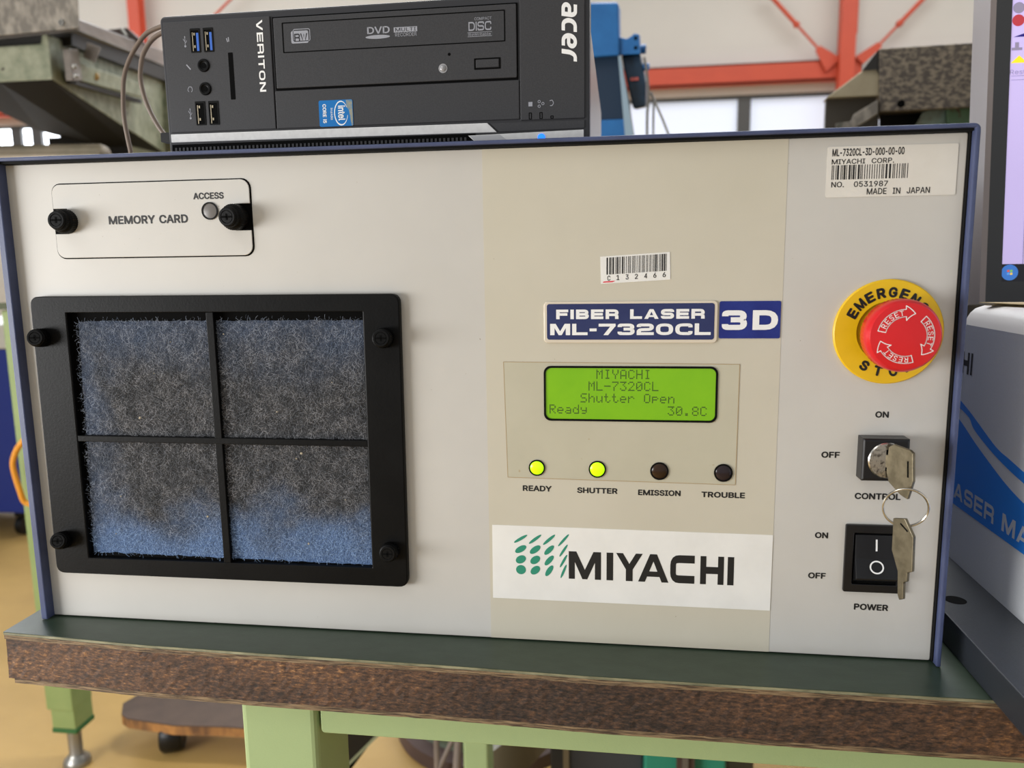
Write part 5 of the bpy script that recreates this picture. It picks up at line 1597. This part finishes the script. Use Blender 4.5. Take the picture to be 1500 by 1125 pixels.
# ------------------------------------------------------------------ laser marker head on its black plate
bp_ = thing('base_plate', 'thick black metal plate under the grey laser marker on the bench', 'plate', (760, 60, 0))
mb = MB()
mb.box(591.2, 930, -150, 200, 0.05, 19.3)
mb.build('plate_body', PLATEM, bp_, bevel=.6)
mb = MB()
mb.lathe((605, 46, 19.32), (0, 0, 1), [(6.5, 0), (6.5, .03), (.01, .035)], 32)
mb.build('bolt_hole', DARK, bp_)
mk = thing('laser_marker', 'grey laser marking head with blue swoosh stripes on the black plate', 'machine', (740, 30, 19.3))
MX = 631.0
mb = MB()
prof = [(MX, 19.4), (MX, 189.5), (MX + 1.2, 192.5), (MX + 4, 197.5), (MX + 7, 200.5), (MX + 14, 203), (860, 203), (860, 189.5), (860, 19.4)]
mb.prism([p for p in prof if p[1] < 190] , -130, 128)
mb.build('housing', MARKG, mk)
mb = MB()
mb.prism([(MX, 189.52)] + prof[2:7] + [(860, 189.52)], -130, 128)
mb.build('top_cover', MARKTOP, mk, smooth=True)['label'] = 'rounded top cover, toned pale for light from above'
SIDE = (Vector((0, -1, 0)), Vector((0, 0, 1)))
sp = lambda mb_, F, lift: mb_.poly([(MX - lift, y, z) for y, z in F])


def band(pts, w, lift, mb_):
    for f in ribbon([Vector(p) for p in pts], w, w):
        sp(mb_, f, lift)


def curve(pts, n=6):
    P = [Vector(p) for p in pts]
    out = []
    for i in range(len(P) - 1):
        a, b, c, d = P[max(i - 1, 0)], P[i], P[i + 1], P[min(i + 2, len(P) - 1)]
        for k in range(n):
            t = k / n
            out.append(0.5 * ((2 * b) + (c - a) * t + (2 * a - 5 * b + 4 * c - d) * t * t + (3 * b - a - 3 * c + d) * t ** 3))
    out.append(P[-1])
    return out


mb = MB()
up_ = curve([(128, 123.5), (117, 120.0), (97, 111.7), (76.5, 104.2), (51.3, 95.8), (27.1, 90.2), (0, 86.5), (-40, 83.5), (-129, 80)])
for a, b in zip(up_, up_[1:]):
    sp(mb, [(a.x, 60.1), (b.x, 60.1), (b.x, b.y), (a.x, a.y)], .12)
t_hi = curve([(128, 137.3), (107.7, 130.8), (92.9, 125.2), (66.2, 115.2), (48, 111.8), (30.2, 108.6), (0, 103.6), (-60, 97), (-129, 93)])
t_lo = curve([(128, 131.3), (107.7, 126.2), (98.8, 119.8), (73.6, 111.3), (50, 105.6), (29.0, 101.8), (0, 97), (-60, 92.5), (-129, 90)])
for a, b, c, d in zip(t_hi, t_hi[1:], t_lo[1:], t_lo):
    sp(mb, [(a.x, a.y), (b.x, b.y), (c.x, c.y), (d.x, d.y)], .12)
mb.build('blue_stripes', MARKB, mk)
mb = MB()
band(curve([(128, 180.8), (103.2, 181.2)]) + curve([(102.0, 180.6), (99.9, 179.0), (99.6, 160), (99.5, 140.4), (97.4, 138.0), (85, 134), (65.3, 127.1), (50.5, 123.6), (32.0, 119.3), (0, 113), (-60, 105), (-129, 100)]), .5, .1, mb)
mb.build('groove_line', MARKL, mk)
mb = MB()
place(mb, fit(glyph('H', .26)[0], 11.6, 15.2), (MX - .12, 125.4, 155.4), SIDE)
place(mb, fit(glyph('I', .26)[0], 2.8, 15.2), (MX - .12, 111.6, 155.5), SIDE)
mb.build('logo_letters', INK, mk)['label'] = 'black letters HI at the end of the logotype'
mb = MB()
sx = [('L', 136.5, 124.6), ('A', 122.6, 107.8), ('S', 105.6, 92.4), ('E', 90.0, 77.6), ('R', 75.0, 61.6), ('M', 50.6, 34.0), ('A', 31.8, 17.0), ('R', 14.4, 1.0), ('K', -1, -14), ('E', -16, -28), ('R', -30, -43)]
for ch, a, b in sx:
    if ch == 'K':
        g_ = ribbon([(.12, 0), (.12, 1)], .24, .24) + ribbon([(.2, .5), (.9, 1)], .2, .3) + ribbon([(.2, .5), (.9, 0)], .2, .3)
        g_ = [[(min(max(x, 0), 1), min(max(y, 0), 1)) for x, y in f] for f in g_]
    else:
        g_ = glyph(ch, .21)[0]
    if a < 128:
        place(mb, fit(g_, a - b, 11.4), (MX - .2, a, 65.2), SIDE)
    else:
        place(mb, fit(ribbon([(0, .1), (1, .1)], .2, .2), 127.9 - b, 2.4), (MX - .2, 127.9, 65.2), SIDE)
mb.build('stripe_lettering', MARKT, mk)['label'] = 'grey LASER MARKER lettering on the blue stripe'
mb = MB()
k = [at(1428, 449.5, 110), at(1470, 448, 105), at(1530, 452, 60), at(1530, 458, 50), at(1480, 455, 80)]
for dz, sc2 in ((0, 0), (.8, 6), (1.6, -4)):
    a = [(640 + sc2, 118, 203.1 + dz), (700, 110 - sc2, 203.1 + dz), (760, 90, 203.1 + dz), (760, 30, 203.1 + dz), (700, 40 + sc2, 203.1 + dz), (668 + sc2, 70, 203.1 + dz)]
    mb.loops([a, [(x, y, z + .6) for x, y, z in a]])
tag(mb.build('cardboard_sheets', KRAFT, None, (700, 70, 203)), 'yellowish cardboard sheets lying on top of the grey laser marker', 'cardboard')

# ------------------------------------------------------------------ monitor
mo = thing('monitor', 'computer monitor with dark bezel and lavender screen behind the laser marker', 'monitor', (910, 230, 0.1))
TILT = math.radians(5)


def tl(x, d, z):
    """point on the tilted monitor: d behind its front face, z above its lower edge"""
    return (x, 200 + z * math.sin(TILT) + d * math.cos(TILT), 199.5 + z * math.cos(TILT) - d * math.sin(TILT))


def tbox(mb_, x0, x1, d0, d1, z0, z1):
    mb_.loops([[tl(x0, d, z0), tl(x1, d, z0), tl(x1, d, z1), tl(x0, d, z1)] for d in (d0, d1)])


mb = MB()
tbox(mb, 671.0, 1150, 1.6, 30, 0, 300)
tbox(mb, 671.0, 675.3, 0, 1.6, 0, 300)
tbox(mb, 1145.1, 1150, 0, 1.6, 0, 300)
tbox(mb, 675.3, 1145.1, 0, 1.6, 0, 0.45)
tbox(mb, 675.3, 1145.1, 0, 1.6, 296.1, 300)
mb.build('shell', MONG, mo)
mb = MB()
tbox(mb, 688, 1130, 28, 70, 40, 240)
mb.build('back_cover', MONG, mo, bevel=8)
mb = MB()
for a in ((675.4, 1145, 0, 1.5, 0.5, 17.3), (675.4, 1145, 0, 1.5, 283, 296), (675.4, 686.6, 0, 1.5, 17.3, 283), (1134, 1145, 0, 1.5, 17.3, 283)):
    tbox(mb, *a)
mb.build('bezel', BEZEL, mo)
mb = MB()
tbox(mb, 686.6, 1134, .9, 1.5, 17.3, 283)
sn = mb.build('screen', SCREEN, mo)
mb = MB()
tbox(mb, 686.6, 1134, .75, .9, 17.3, 31)
mb.build('task_bar', SCREENB, sn)


def tdisc(mb_, x, z, r, d=.62, n=20):
    mb_.poly([tl(x + r * math.cos(2 * math.pi * i / n), d, z + r * math.sin(2 * math.pi * i / n)) for i in range(n)])


mb = MB()
tdisc(mb, 692.5, 24.4, 6.2)
mb.build('start_orb', mat('orb_blue', (60, 120, 200), .3, emit=.5), sn)
mb = MB()
for dx, dz in ((-1.9, .3), (.3, .3), (-1.9, -1.9), (.3, -1.9)):
    mb.poly([tl(692.5 + dx, .55, 24.4 + dz), tl(692.5 + dx + 1.7, .55, 24.4 + dz + .2), tl(692.5 + dx + 1.7, .55, 24.4 + dz + 1.8), tl(692.5 + dx, .55, 24.4 + dz + 1.6)])
    mi = len(mb.b.faces) - 1
orb = mb.build('orb_panes', [mat('orb_red', (220, 90, 50), .3, emit=.6), mat('orb_green', (130, 190, 70), .3, emit=.6), mat('orb_sky', (90, 160, 230), .3, emit=.6), mat('orb_yellow', (240, 200, 70), .3, emit=.6)], sn)
for i, p in enumerate(orb.data.polygons):
    p.material_index = i
# tool column of the window on the screen
zz = lambda py: tl_z(py)


def tl_z(py):
    a = at(1495, py, 215)
    return (a[2] - 199.5) / math.cos(TILT)


mb = MB()
tdisc(mb, 691.5, tl_z(8), 4.2)
tbox(mb, 687.5, 695, .6, .7, tl_z(72), tl_z(68))
tbox(mb, 689.8, 692.6, .6, .7, tl_z(68), tl_z(60))
for a in (110, 116):
    tbox(mb, 688, 720, .6, .7, tl_z(a) - .3, tl_z(a))
tbox(mb, 701.5, 702.1, .6, .7, 31, tl_z(119))
F = fit(font_faces('Rest', 0), 11, 3.4)
for f in F:
    mb.poly([tl(686.9 + x, .6, tl_z(108) + y) for x, y in f[:-1]])
mb.build('grey_icons', mat('icon_grey', (150, 140, 165), .4, emit=.4), sn)
mb = MB()
tdisc(mb, 691.5, tl_z(27), 4.4)
mb.build('red_icon', mat('icon_red', (190, 60, 70), .4, emit=.4), sn)
mb = MB()
mb.poly([tl(688.5, .6, tl_z(52)), tl(699, .6, tl_z(52)), tl(699, .6, tl_z(45))])
mb.build('blue_icon', mat('icon_blue', (40, 30, 130), .4, emit=.3), sn)
mb = MB()
mb.poly([tl(687.2, .6, tl_z(91)), tl(699, .6, tl_z(91)), tl(693.1, .6, tl_z(80))])
mb.build('warning_icon', mat('icon_yellow', (240, 220, 40), .4, emit=.6), sn)
mb = MB()
mb.prism(rrect(800, 1020, .1, 12, 3, 2), 215, 420)
mb.box(880, 940, 240, 275, 11, 320)
mb.build('stand', MONG, mo, bevel=2)

# ------------------------------------------------------------------ left milling machine
mm = thing('milling_machine', 'old green milling machine with a scraped steel block on its table, beyond the brown cables', 'machine', (-700, 1500, FZ))
Y0, Y1 = 1020, 1900
mb = MB()
mb.loft([(-120, -60), (112.5, -60), (116, 41), (-120, 64)], Y0, [(-110, -50), (112, -52), (116.3, 39), (-110, 62)], Y0 + 70)
eb = mb.build('end_block', SCRAPE, mm, bevel=2)
mb = MB()
mb.lathe(at(90.5, 33.5, Y0), (0, -1, 0), [(6, 0), (6, 3), (3, 3), (2.5, 1)], 16)
mb.build('bolt', METAL, eb)
mb = MB()
mb.loft([(-120, 32), (116, 28), (116, 45), (-120, 70)], Y0 + 75, [(60, 84), (252, 79), (252, 101), (60, 108)], Y1)
mb.build('table', SLAB, mm, bevel=2)
mb = MB()
mb.loft([(-120, 68), (105, 47), (105, 66), (-120, 84)], Y0 + 90, [(60, 104), (246, 99), (246, 120), (60, 124)], Y1 - 40)
mb.build('table_ways', SHADEDK, mm)
mb = MB()
mb.loft([(150, 44), (186, 40), (208, 60), (170, 64)], 1500, [(165, 52), (196, 48), (216, 66), (180, 70)], 1600)
mb.build('clamp', mat('clamp_brown', (70, 54, 46), .5), mm, bevel=3)
mb = MB()
mb.cyl(at(178, 42, 1490), at(186, 53, 1490), 4)
mb.build('clamp_bolt', METAL, mm)
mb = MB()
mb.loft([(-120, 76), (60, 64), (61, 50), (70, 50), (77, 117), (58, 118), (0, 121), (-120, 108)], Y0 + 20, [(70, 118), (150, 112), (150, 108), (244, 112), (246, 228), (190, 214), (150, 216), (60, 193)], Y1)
sd = mb.build('saddle', [CASTG, SHADEBLK], mm, bevel=4)
for p in sd.data.polygons:                             # shade below the casting is put into the underside's colour
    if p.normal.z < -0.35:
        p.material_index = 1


def side(pa, ya, pb, yb, pc_, yc, pd, yd, th):
    q = [Vector(at(*pa, ya)), Vector(at(*pb, yb)), Vector(at(*pc_, yc)), Vector(at(*pd, yd))]
    n_ = (q[1] - q[0]).cross(q[3] - q[0]).normalized()
    if n_.x < 0:
        n_ = -n_
    return [q, [p - n_ * th for p in q]]


mb = MB()
mb.loops(side((116, 92), 1100, (222, 128), 1560, (222, 146), 1560, (114, 117), 1100, 26))
mb.build('gib_plate', CASTG, mm, bevel=1.5)
mb = MB()
mb.loops(side((112, 118), 1105, (208, 146), 1560, (208, 152), 1560, (112, 124), 1105, 20))
mb.build('gib_gap', SHADEDK, mm)
mb = MB()
mb.loops(side((102, 72), 1060, (115, 72), 1100, (121, 118), 1100, (107, 118), 1060, 14))
gb = mb.build('stop_bracket', SLAB, mm, bevel=1)
mb = MB()
for p in ((109, 97), (111, 111)):
    c_ = Vector(at(*p, 1062))
    mb.lathe(c_, (0.3, -1, 0), [(4.5, -6), (4.5, 2), (3, 4), (.01, 5)], 14)
mb.build('bolt', METAL, gb)
mb = MB()
mb.lathe(Vector(at(140, 112, 1190)), (.9, -.5, 0), [(8, -16), (8, 2), (6, 4), (.01, 4.5)], 16)
mb.build('oil_cap', mat('brass_cap', (150, 120, 70), .4, metal=.8), mm)
mb = MB()
mb.loft([(128, 62), (148, 70), (140, 92), (122, 84)], 1110, [(128, 62), (148, 70), (140, 92), (122, 84)], 1150)
mb.build('trip_dog', SLAB, mm, bevel=1)
mb = MB()
a_, b_ = at(-140, 231, 1050), at(158, 228, 1050)
mb.lathe(a_, Vector(b_) - Vector(a_), [(23, 0), (23, (Vector(b_) - Vector(a_)).length - 14), (19, (Vector(b_) - Vector(a_)).length - 4), (10, (Vector(b_) - Vector(a_)).length)], 28)
mb.build('feed_shaft', mat('shaft_grey', (118, 106, 88), .4, metal=.3, c2=(100, 92, 74), scale=20), mm, smooth=True)
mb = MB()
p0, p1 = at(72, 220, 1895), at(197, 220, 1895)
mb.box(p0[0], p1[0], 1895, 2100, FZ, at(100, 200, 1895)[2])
mb.build('shade_block', SHADEBLK, mm)  # black block added for the shade below the saddle
mb = MB()
p0, p1 = at(196, 300, 1895), at(300, 300, 1895)
mb.box(p0[0], p1[0], 1890, 2100, FZ, at(100, 190, 1895)[2])
p0, p1 = at(212, 150, 1895), at(262, 150, 1895)
mb.box(p0[0], p1[0], 1860, 2090, at(100, 214, 1900)[2], at(100, 112, 1900)[2])
mb.build('column', CASTG, mm, bevel=6)
# ------------------------------------------------------------------ right machine table
rm = thing('surface_grinder', 'grinding machine with a mottled dark steel block, seen between window and monitor', 'machine', (900, 1300, FZ))
mb = MB()
mb.loft([(1288, 71), (1560, 54), (1560, 150), (1288, 164)], 1000, [(1262, 95), (1500, 80), (1500, 165), (1262, 176)], 1300)
bk = mb.build('steel_block', MOTTLE, rm, bevel=2)
mb = MB()
mb.lathe(at(1320, 152, 1000), (0, -1, 0), [(6.5, -2), (6.5, .3), (.01, .4)], 18)
mb.build('bolt_hole', DARK, bk)
mb = MB()
mb.loft([(1210, 143.5), (1264, 103), (1284, 100), (1288, 108), (1288, 140)], 1010, [(1204, 150), (1255, 112), (1284, 108), (1288, 112), (1288, 146)], 1130)
mb.build('guard', OLIVE, rm, bevel=2)
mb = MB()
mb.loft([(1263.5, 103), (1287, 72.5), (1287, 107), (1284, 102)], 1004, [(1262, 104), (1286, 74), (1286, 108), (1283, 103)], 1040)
mb.build('shade_plate', SHADEDK, rm)  # dark plate added for the shaded left side of the block
mb = MB()
mb.loft([(1210, 144.5), (1287, 141), (1287, 260), (1205, 260)], 1045, [(1208, 148), (1287, 146), (1287, 260), (1204, 260)], 1180)
mb.build('guard_box', mat('guard_dark', (62, 56, 46), .5), rm)
mb = MB()
mb.loft([(1286, 146), (1286, 166), (1268, 178), (1252, 187), (1224, 188), (1224, 181), (1246, 178), (1250, 168)], 990, [(1286, 148), (1286, 168), (1268, 179), (1252, 188), (1224, 189), (1224, 182), (1246, 179), (1250, 169)], 1010)
mb.build('bracket', SCRAPE, rm, bevel=1)
mb = MB()
mb.loft([(1288, 166), (1386, 160), (1386, 330), (1288, 330)], 1120, [(1288, 166), (1386, 160), (1386, 330), (1288, 330)], 1300)
mb.build('recess_body', SHADEDK, rm)
mb = MB()
mb.loft([(1352, 164), (1386, 155), (1386, 230), (1340, 230), (1338, 188)], 1040, [(1352, 164), (1386, 155), (1386, 230), (1340, 230), (1338, 188)], 1110)
mb.build('flaked_bracket', TEALRUST, rm, bevel=2)
mb = MB()
mb.loft([(1386, 151), (1560, 141), (1560, 262), (1386, 262)], 1030, [(1386, 155), (1560, 146), (1560, 262), (1386, 262)], 1280)
mb.build('green_casting', CASTG2, rm, bevel=3)
mb = MB()
q0, q1 = at(1388, 262, 1040), at(1640, 262, 1040)
mb.box(q0[0], q1[0], 1060, 1500, FZ, q0[2])
mb.build('base', mat('rough_grey_base', (92, 84, 72), .7, c2=(40, 36, 32), scale=12, detail=6, lo=.45, hi=.6), rm)

# ------------------------------------------------------------------ blue machine
bm_ = thing('blue_press', 'bright blue machine head with dark motor, standing beyond the computer', 'machine', (500, 1200, FZ))
YB = 1150
mb = MB()
mb.loft([(840, 4), (903, 3), (906.5, 6), (907.5, 81), (881, 83), (840, 86)], YB, [(845, 10), (905, 10), (909, 12), (910, 84), (884, 86), (845, 88)], YB + 130)
mb.build('upper_cover', PRESSB, bm_, bevel=4, seg=3)
mb = MB()
mb.loft([(840, 84), (907.5, 81), (915, 176), (840, 180)], YB + 25, [(845, 86), (909, 84), (917, 178), (845, 182)], YB + 140)
mb.build('recessed_panel', PRESSD, bm_)  # darker blue carries the shade of the recess
mb = MB()
mb.loft([(840, 178), (915.5, 174), (917, 300), (840, 300)], YB, [(845, 182), (917, 178), (919, 300), (845, 300)], YB + 180)
mb.build('lower_cover', PRESSB, bm_, bevel=3)
mb = MB()
mb.loft([(905.5, 82), (908.5, 82), (917, 130), (928, 200), (915.5, 200)], YB - 5, [(905.5, 82), (909.5, 82), (919, 130), (930, 200), (917.5, 200)], YB + 60)
mb.build('edge_strip', mat('pale_blue_edge', (150, 172, 186), .4), bm_)
mb = MB()
mb.loft([(907, 54), (918, 57), (926, 52), (928, 49), (936, 50), (938, 79), (916, 80), (908, 80)], YB + 10, [(909, 56), (920, 58), (928, 53), (930, 50), (938, 52), (940, 80), (918, 81), (910, 82)], YB + 70)
br_ = mb.build('motor_bracket', PRESSB, bm_, bevel=1.5)
mb = MB()
for p in ((931, 56), (931, 70)):
    mb.lathe(at(*p, YB + 9), (0, -1, 0), [(3.4, 0), (3.4, .6), (.01, .7)], 12)
mb.build('bracket_holes', DARK, br_)
mb = MB()
for p in ((941, 72, 9), (946, 98, 7)):
    c_ = Vector(at(p[0], p[1], YB + 40))
    mb.cyl(c_ + Vector((-10, 0, 0)), c_ + Vector((7, 0, 0)), p[2], 14)
mb.build('bolt_heads', PRESSB, br_)
mb = MB()
mb.loft([(910, 81), (938, 79), (946, 120), (946, 156), (928, 160), (918, 120)], YB + 30, [(912, 82), (940, 80), (948, 121), (948, 157), (930, 161), (920, 121)], YB + 120)
mt = mb.build('motor_unit', mat('motor_dark', (16, 36, 50), .45, c2=(24, 60, 88), scale=16), bm_, bevel=4)
mb = MB()
mb.loft([(923, 114), (935, 113), (935.5, 117.5), (923.5, 118.5)], YB + 26, [(923, 114), (935, 113), (935.5, 117.5), (923.5, 118.5)], YB + 29)
mb.build('red_tag', mat('tag_red', (206, 98, 88), .5), mt)
mb = MB()
mb.tube([at(944, 84, YB + 20), at(948, 110, YB + 20), at(950, 140, YB + 20), at(948, 170, YB + 20), at(948, 230, YB + 20)], 2.6, 8)
mb.tube([at(953, 135, YB + 30), at(962, 155, YB + 30), at(972, 178, YB + 30), at(984, 210, YB + 30)], 2.4, 8)
mb.tube([at(958, 148, YB + 30), at(957, 175, YB + 30), at(957, 220, YB + 30)], 2.0, 8)
mb.build('hoses', mat('hose_grey', (104, 100, 92), .4), bm_)
mb = MB()
q0, q1 = at(845, 290, YB + 70), at(915, 290, YB + 70)
mb.box(q0[0], q1[0], YB + 150, YB + 300, FZ, q0[2] + 10)
mb.build('pedestal', PRESSD, bm_)

# ------------------------------------------------------------------ left: green post, blue cart, cord, dolly
gp = thing('green_post', 'light green steel post on a levelling foot beside the bench', 'post', (-690, 850, FZ))
PYD = 815.0
xl, xr = at(65, 1012, PYD)[0], at(103.5, 1012, PYD)[0]
yb_ = PYD + (xr - xl)
zj = at(85, 1041, PYD)[2]
zk = at(90, 1069, PYD)[2]
mb = MB()
mb.box(xl, xr, PYD, yb_, zj, at(0, 455, PYD)[2])
mb.build('post_tube', BENCHG2, gp, bevel=2)
mb = MB()
mb.box(xl + 6, xr - .5, PYD + 3, yb_ - .5, zk, zj + 5)
mb.build('inner_tube', BENCHG2, gp, bevel=2)
mb = MB()
mb.box(xl + 5.5, xr + .5, PYD + 2, yb_ + .5, zk - 9, zk)
mb.build('end_plug', FOOTG, gp, bevel=1)
fc = ((xl + xr) / 2 + 3, (PYD + yb_) / 2, FZ)
mb = MB()
hh = zk - 9 - FZ
mb.lathe(fc, (0, 0, 1), [(25, 0), (26, 6), (24, 13), (17, 20), (13, 26), (13, hh)], 28)
mb.build('levelling_foot', METAL, gp, smooth=True)
mb = MB()
mb.loft([(-60, 446), (14, 443), (14, 453), (-60, 456)], PYD - 10, [(-60, 446), (14, 443), (14, 453), (-60, 456)], yb_ + 8)
mb.build('cross_rail', mat('rail_dark_green', (58, 66, 30), .6), gp)

ct = thing('blue_cart', 'dark blue wheeled cart on the yellow floor behind the green post', 'cart', (-2100, 2100, FZ))
mb = MB()
cb = at(20, 752, 2030)
ctop = at(5, 512, 2030)
mb.box(cb[0] - 650, cb[0] + 60, 2030, 2500, cb[2], ctop[2])
mb.build('cabinet', CARTB, ct, bevel=6)
mb = MB()
mb.box(cb[0] - 650, cb[0] + 60, 2030, 2500, ctop[2] + 1, ctop[2] + 90)
mb.build('top_tray', mat('cart_tray_white', (206, 206, 200), .5), ct, bevel=6)
for dx, dy in ((-10, 60), (-600, 60), (-10, 420), (-600, 420)):
    mb = MB()
    c_ = (cb[0] + dx, 2030 + dy, FZ + 38)
    mb.lathe((c_[0] - 16, c_[1], c_[2]), (1, 0, 0), [(20, 0), (38, 2), (38, 30), (20, 32)], 24)
    mb.box(c_[0] - 22, c_[0] + 22, c_[1] - 22, c_[1] + 22, FZ + 74, cb[2])
    mb.build('caster', RUBBER, ct)
mb = MB()
mb.tube([at(40, 640, 800), at(33, 647, 790), at(24, 660, 790), at(19, 678, 790), at(22, 696, 792), at(29, 718, 795), at(36, 735, 800), at(52, 740, 806)], 5.2, 10, 6)
tag(mb.build('orange_cord', CORDO, None, at(24, 690, 790), smooth=True), 'orange cord looped around the green post', 'cord')

dl = thing('dolly', 'low brown wooden dolly on a black caster under the bench', 'dolly', (-420, 960, FZ))
zd = at(230, 1050, 900)[2]
mb = MB()
pts = []
for px, py in ((178, 1046), (186, 1052), (255, 1062), (330, 1064), (440, 1072)):
    k_ = (zd - CAM[2]) / (at(px, py, 1000)[2] - CAM[2])
    q = at(px, py, 1000)
    pts.append((CAM[0] + (q[0] - CAM[0]) * k_, CAM[1] + (q[1] - CAM[1]) * k_))
for px, py in ((450, 1005), (300, 1005), (205, 1016), (180, 1030)):
    k_ = (zd - CAM[2]) / (at(px, py, 1000)[2] - CAM[2])
    q = at(px, py, 1000)
    pts.append((CAM[0] + (q[0] - CAM[0]) * k_, CAM[1] + (q[1] - CAM[1]) * k_))
mb.loops([[(x, y, z) for x, y in pts] for z in (zd - 3, zd)])
mb.build('deck', WOODD, dl)
mb = MB()
mb.loops([[(x, y, z) for x, y in pts] for z in (zd - 22, zd - 3.05)])
mb.build('deck_edge', WOODO, dl)['label'] = 'worn orange plywood edge'
cc = Vector((-514, 905, 0))
for q in (cc, cc + Vector((222, 62, 0)), cc + Vector((232, 330, 0)), cc + Vector((40, 300, 0))):
    mb = MB()
    r_ = 35
    mb.lathe((q.x - 15, q.y, FZ + r_), (.93, .36, 0), [(16, -10), (r_ - 5, -10), (r_, -4), (r_, 26), (r_ - 5, 34), (16, 34)], 28)
    mb.box(q.x - 14, q.x + 30, q.y + 4, q.y + 34, FZ + r_ + 6, zd - 22.1)
    mb.build('caster', RUBBER, dl, smooth=True)

# ------------------------------------------------------------------ things seen through the gap under the bench
BC = (117, 1086, FZ)
bs_ = thing('machine_base', 'round grey green machine base with its shade as a dark rim under the bench', 'machine', BC)
mb = MB()
mb.lathe(BC, (0, 0, 1), [(180, 40), (174, 46), (160, 300), (120, 420)], 64)
mb.build('green_body', mat('base_green_grey', (92, 102, 84), .6), bs_, smooth=True)
mb = MB()
mb.lathe(BC, (0, 0, 1), [(200, 0), (199, 28), (180, 41)], 64)
mb.build('skirt', MAUVE, bs_, smooth=True)  # purple brown rim stands in for the shadow around the base

ts = thing('tube_stand', 'pinkish grey steel tube legs under the bench', 'stand', (-20, 900, FZ))
for a, b, r in (((639, 1070), (642, 1180), 5.5), ((672, 1070), (666, 1180), 7.5), ((668, 1072), (618, 1180), 4.5)):
    mb = MB()
    p0, p1 = Vector(at(*a, 860)), Vector(at(*b, 860))
    d = p1 - p0
    mb.cyl(p0 - d * 1.0, p0 + d * ((FZ - p0.z) / d.z), r, 14)
    mb.build('tube_leg', PINKPIPE, ts, smooth=True)
mb = MB()
mb.loft([(712, 1068), (760, 1068), (740, 1200), (700, 1200)], 900, [(712, 1068), (760, 1068), (740, 1200), (700, 1200)], 906)
o = mb.build('white_board', mat('white_board', (196, 202, 200), .5), None, (at(720, 1100, 900)[0], 900, FZ))
tag(o, 'white board leaning behind the rear bench leg', 'board')
mb = MB()
mb.loft([(742, 1085), (812, 1085), (700, 1205), (590, 1205)], 740, [(742, 1085), (812, 1085), (700, 1205), (590, 1205)], 762)
q = at(640, 1205, 740)
tag(mb.build('plank', DUCT, None, (q[0], 750, FZ)), 'brownish grey plank slanting down under the bench', 'plank')
mb = MB()
q0, q1 = at(806, 1100, 800), at(943, 1100, 800)
mb.box(q0[0], q1[0], 800, 880, FZ, at(850, 1060, 800)[2])
sb = mb.build('grey_cabinet', SLATE, None, ((q0[0] + q1[0]) / 2, 840, FZ), bevel=5)
tag(sb, 'slate grey cabinet in the shade under the bench', 'cabinet')
mb = MB()
q = at(829, 1090, 792)
mb.box(q[0] - 5, q[0] + 5, 792, 799.5, FZ + 20, at(850, 1066, 800)[2])
mb.build('door_strip', METAL, sb)
q0, q1 = at(944, 1100, 760), at(1064, 1100, 760)
tm = thing('teal_machine', 'teal painted machine base seen under the bench', 'machine', ((q0[0] + q1[0]) / 2, 900, FZ))
mb = MB()
mb.box(q0[0], q1[0], 760, 1000, FZ, at(944, 1060, 760)[2])
mb.build('base_body', TEAL, tm, bevel=4)
p0, p1 = at(992, 1100, 745), at(1018, 1100, 745)
mb = MB()
mb.box(p0[0], p1[0], 745, 759, FZ, at(944, 1066, 760)[2])
mb.build('brown_post', WOODD, tm)
p0, p1 = at(1000, 1100, 738), at(1009, 1100, 738)
mb = MB()
mb.box(p0[0], p1[0], 740, 744.9, FZ, at(944, 1066, 760)[2])
mb.build('post_strip', mat('strip_grey', (104, 96, 86), .5), tm)
mb2 = MB()
LB = [at(x, y, 712) for x, y in ((436, 1066), (561, 1066), (517, 1110))]
e_ = Vector(LB[2]) - Vector(LB[1])
LB[2] = Vector(LB[2]) + e_ * ((FZ - LB[2][2]) / e_.z)
LB = [Vector(p) for p in (LB[0], LB[1], LB[2], (LB[0][0], 712, FZ))]
mb2.loops([LB, [p + Vector((0, 8, 0)) for p in LB]])
o = mb2.build('black_sheet', RUBBER, None, (LB[3].x, 712, FZ))
tag(o, 'black sheet with a slanting pale edge, leaning behind the front bench leg', 'sheet')
mb2 = MB()
u_ = (LB[2] - LB[1]).normalized()
v_ = Vector((-u_.z, 0, u_.x)) * (5 if -u_.z > 0 else -5)
mb2.loops([[LB[1], LB[2], LB[2] + v_, LB[1] + v_], [p + Vector((0, 8, 0)) for p in (LB[1], LB[2], LB[2] + v_, LB[1] + v_)]])
mb2.build('pale_edge', FRAMEG, o)
p0, p1 = at(1068, 1110, 900), at(1104, 1110, 900)
mb = MB()
mb.box(p0[0], p1[0], 900, 1050, FZ, at(1068, 1070, 900)[2])
tag(mb.build('grey_box', mat('box_grey', (96, 92, 82), .6), None, ((p0[0] + p1[0]) / 2, 975, FZ)), 'small grey box right of the teal machine base', 'box')

for o in MADE:
    if 'base' in o:
        del o['base']
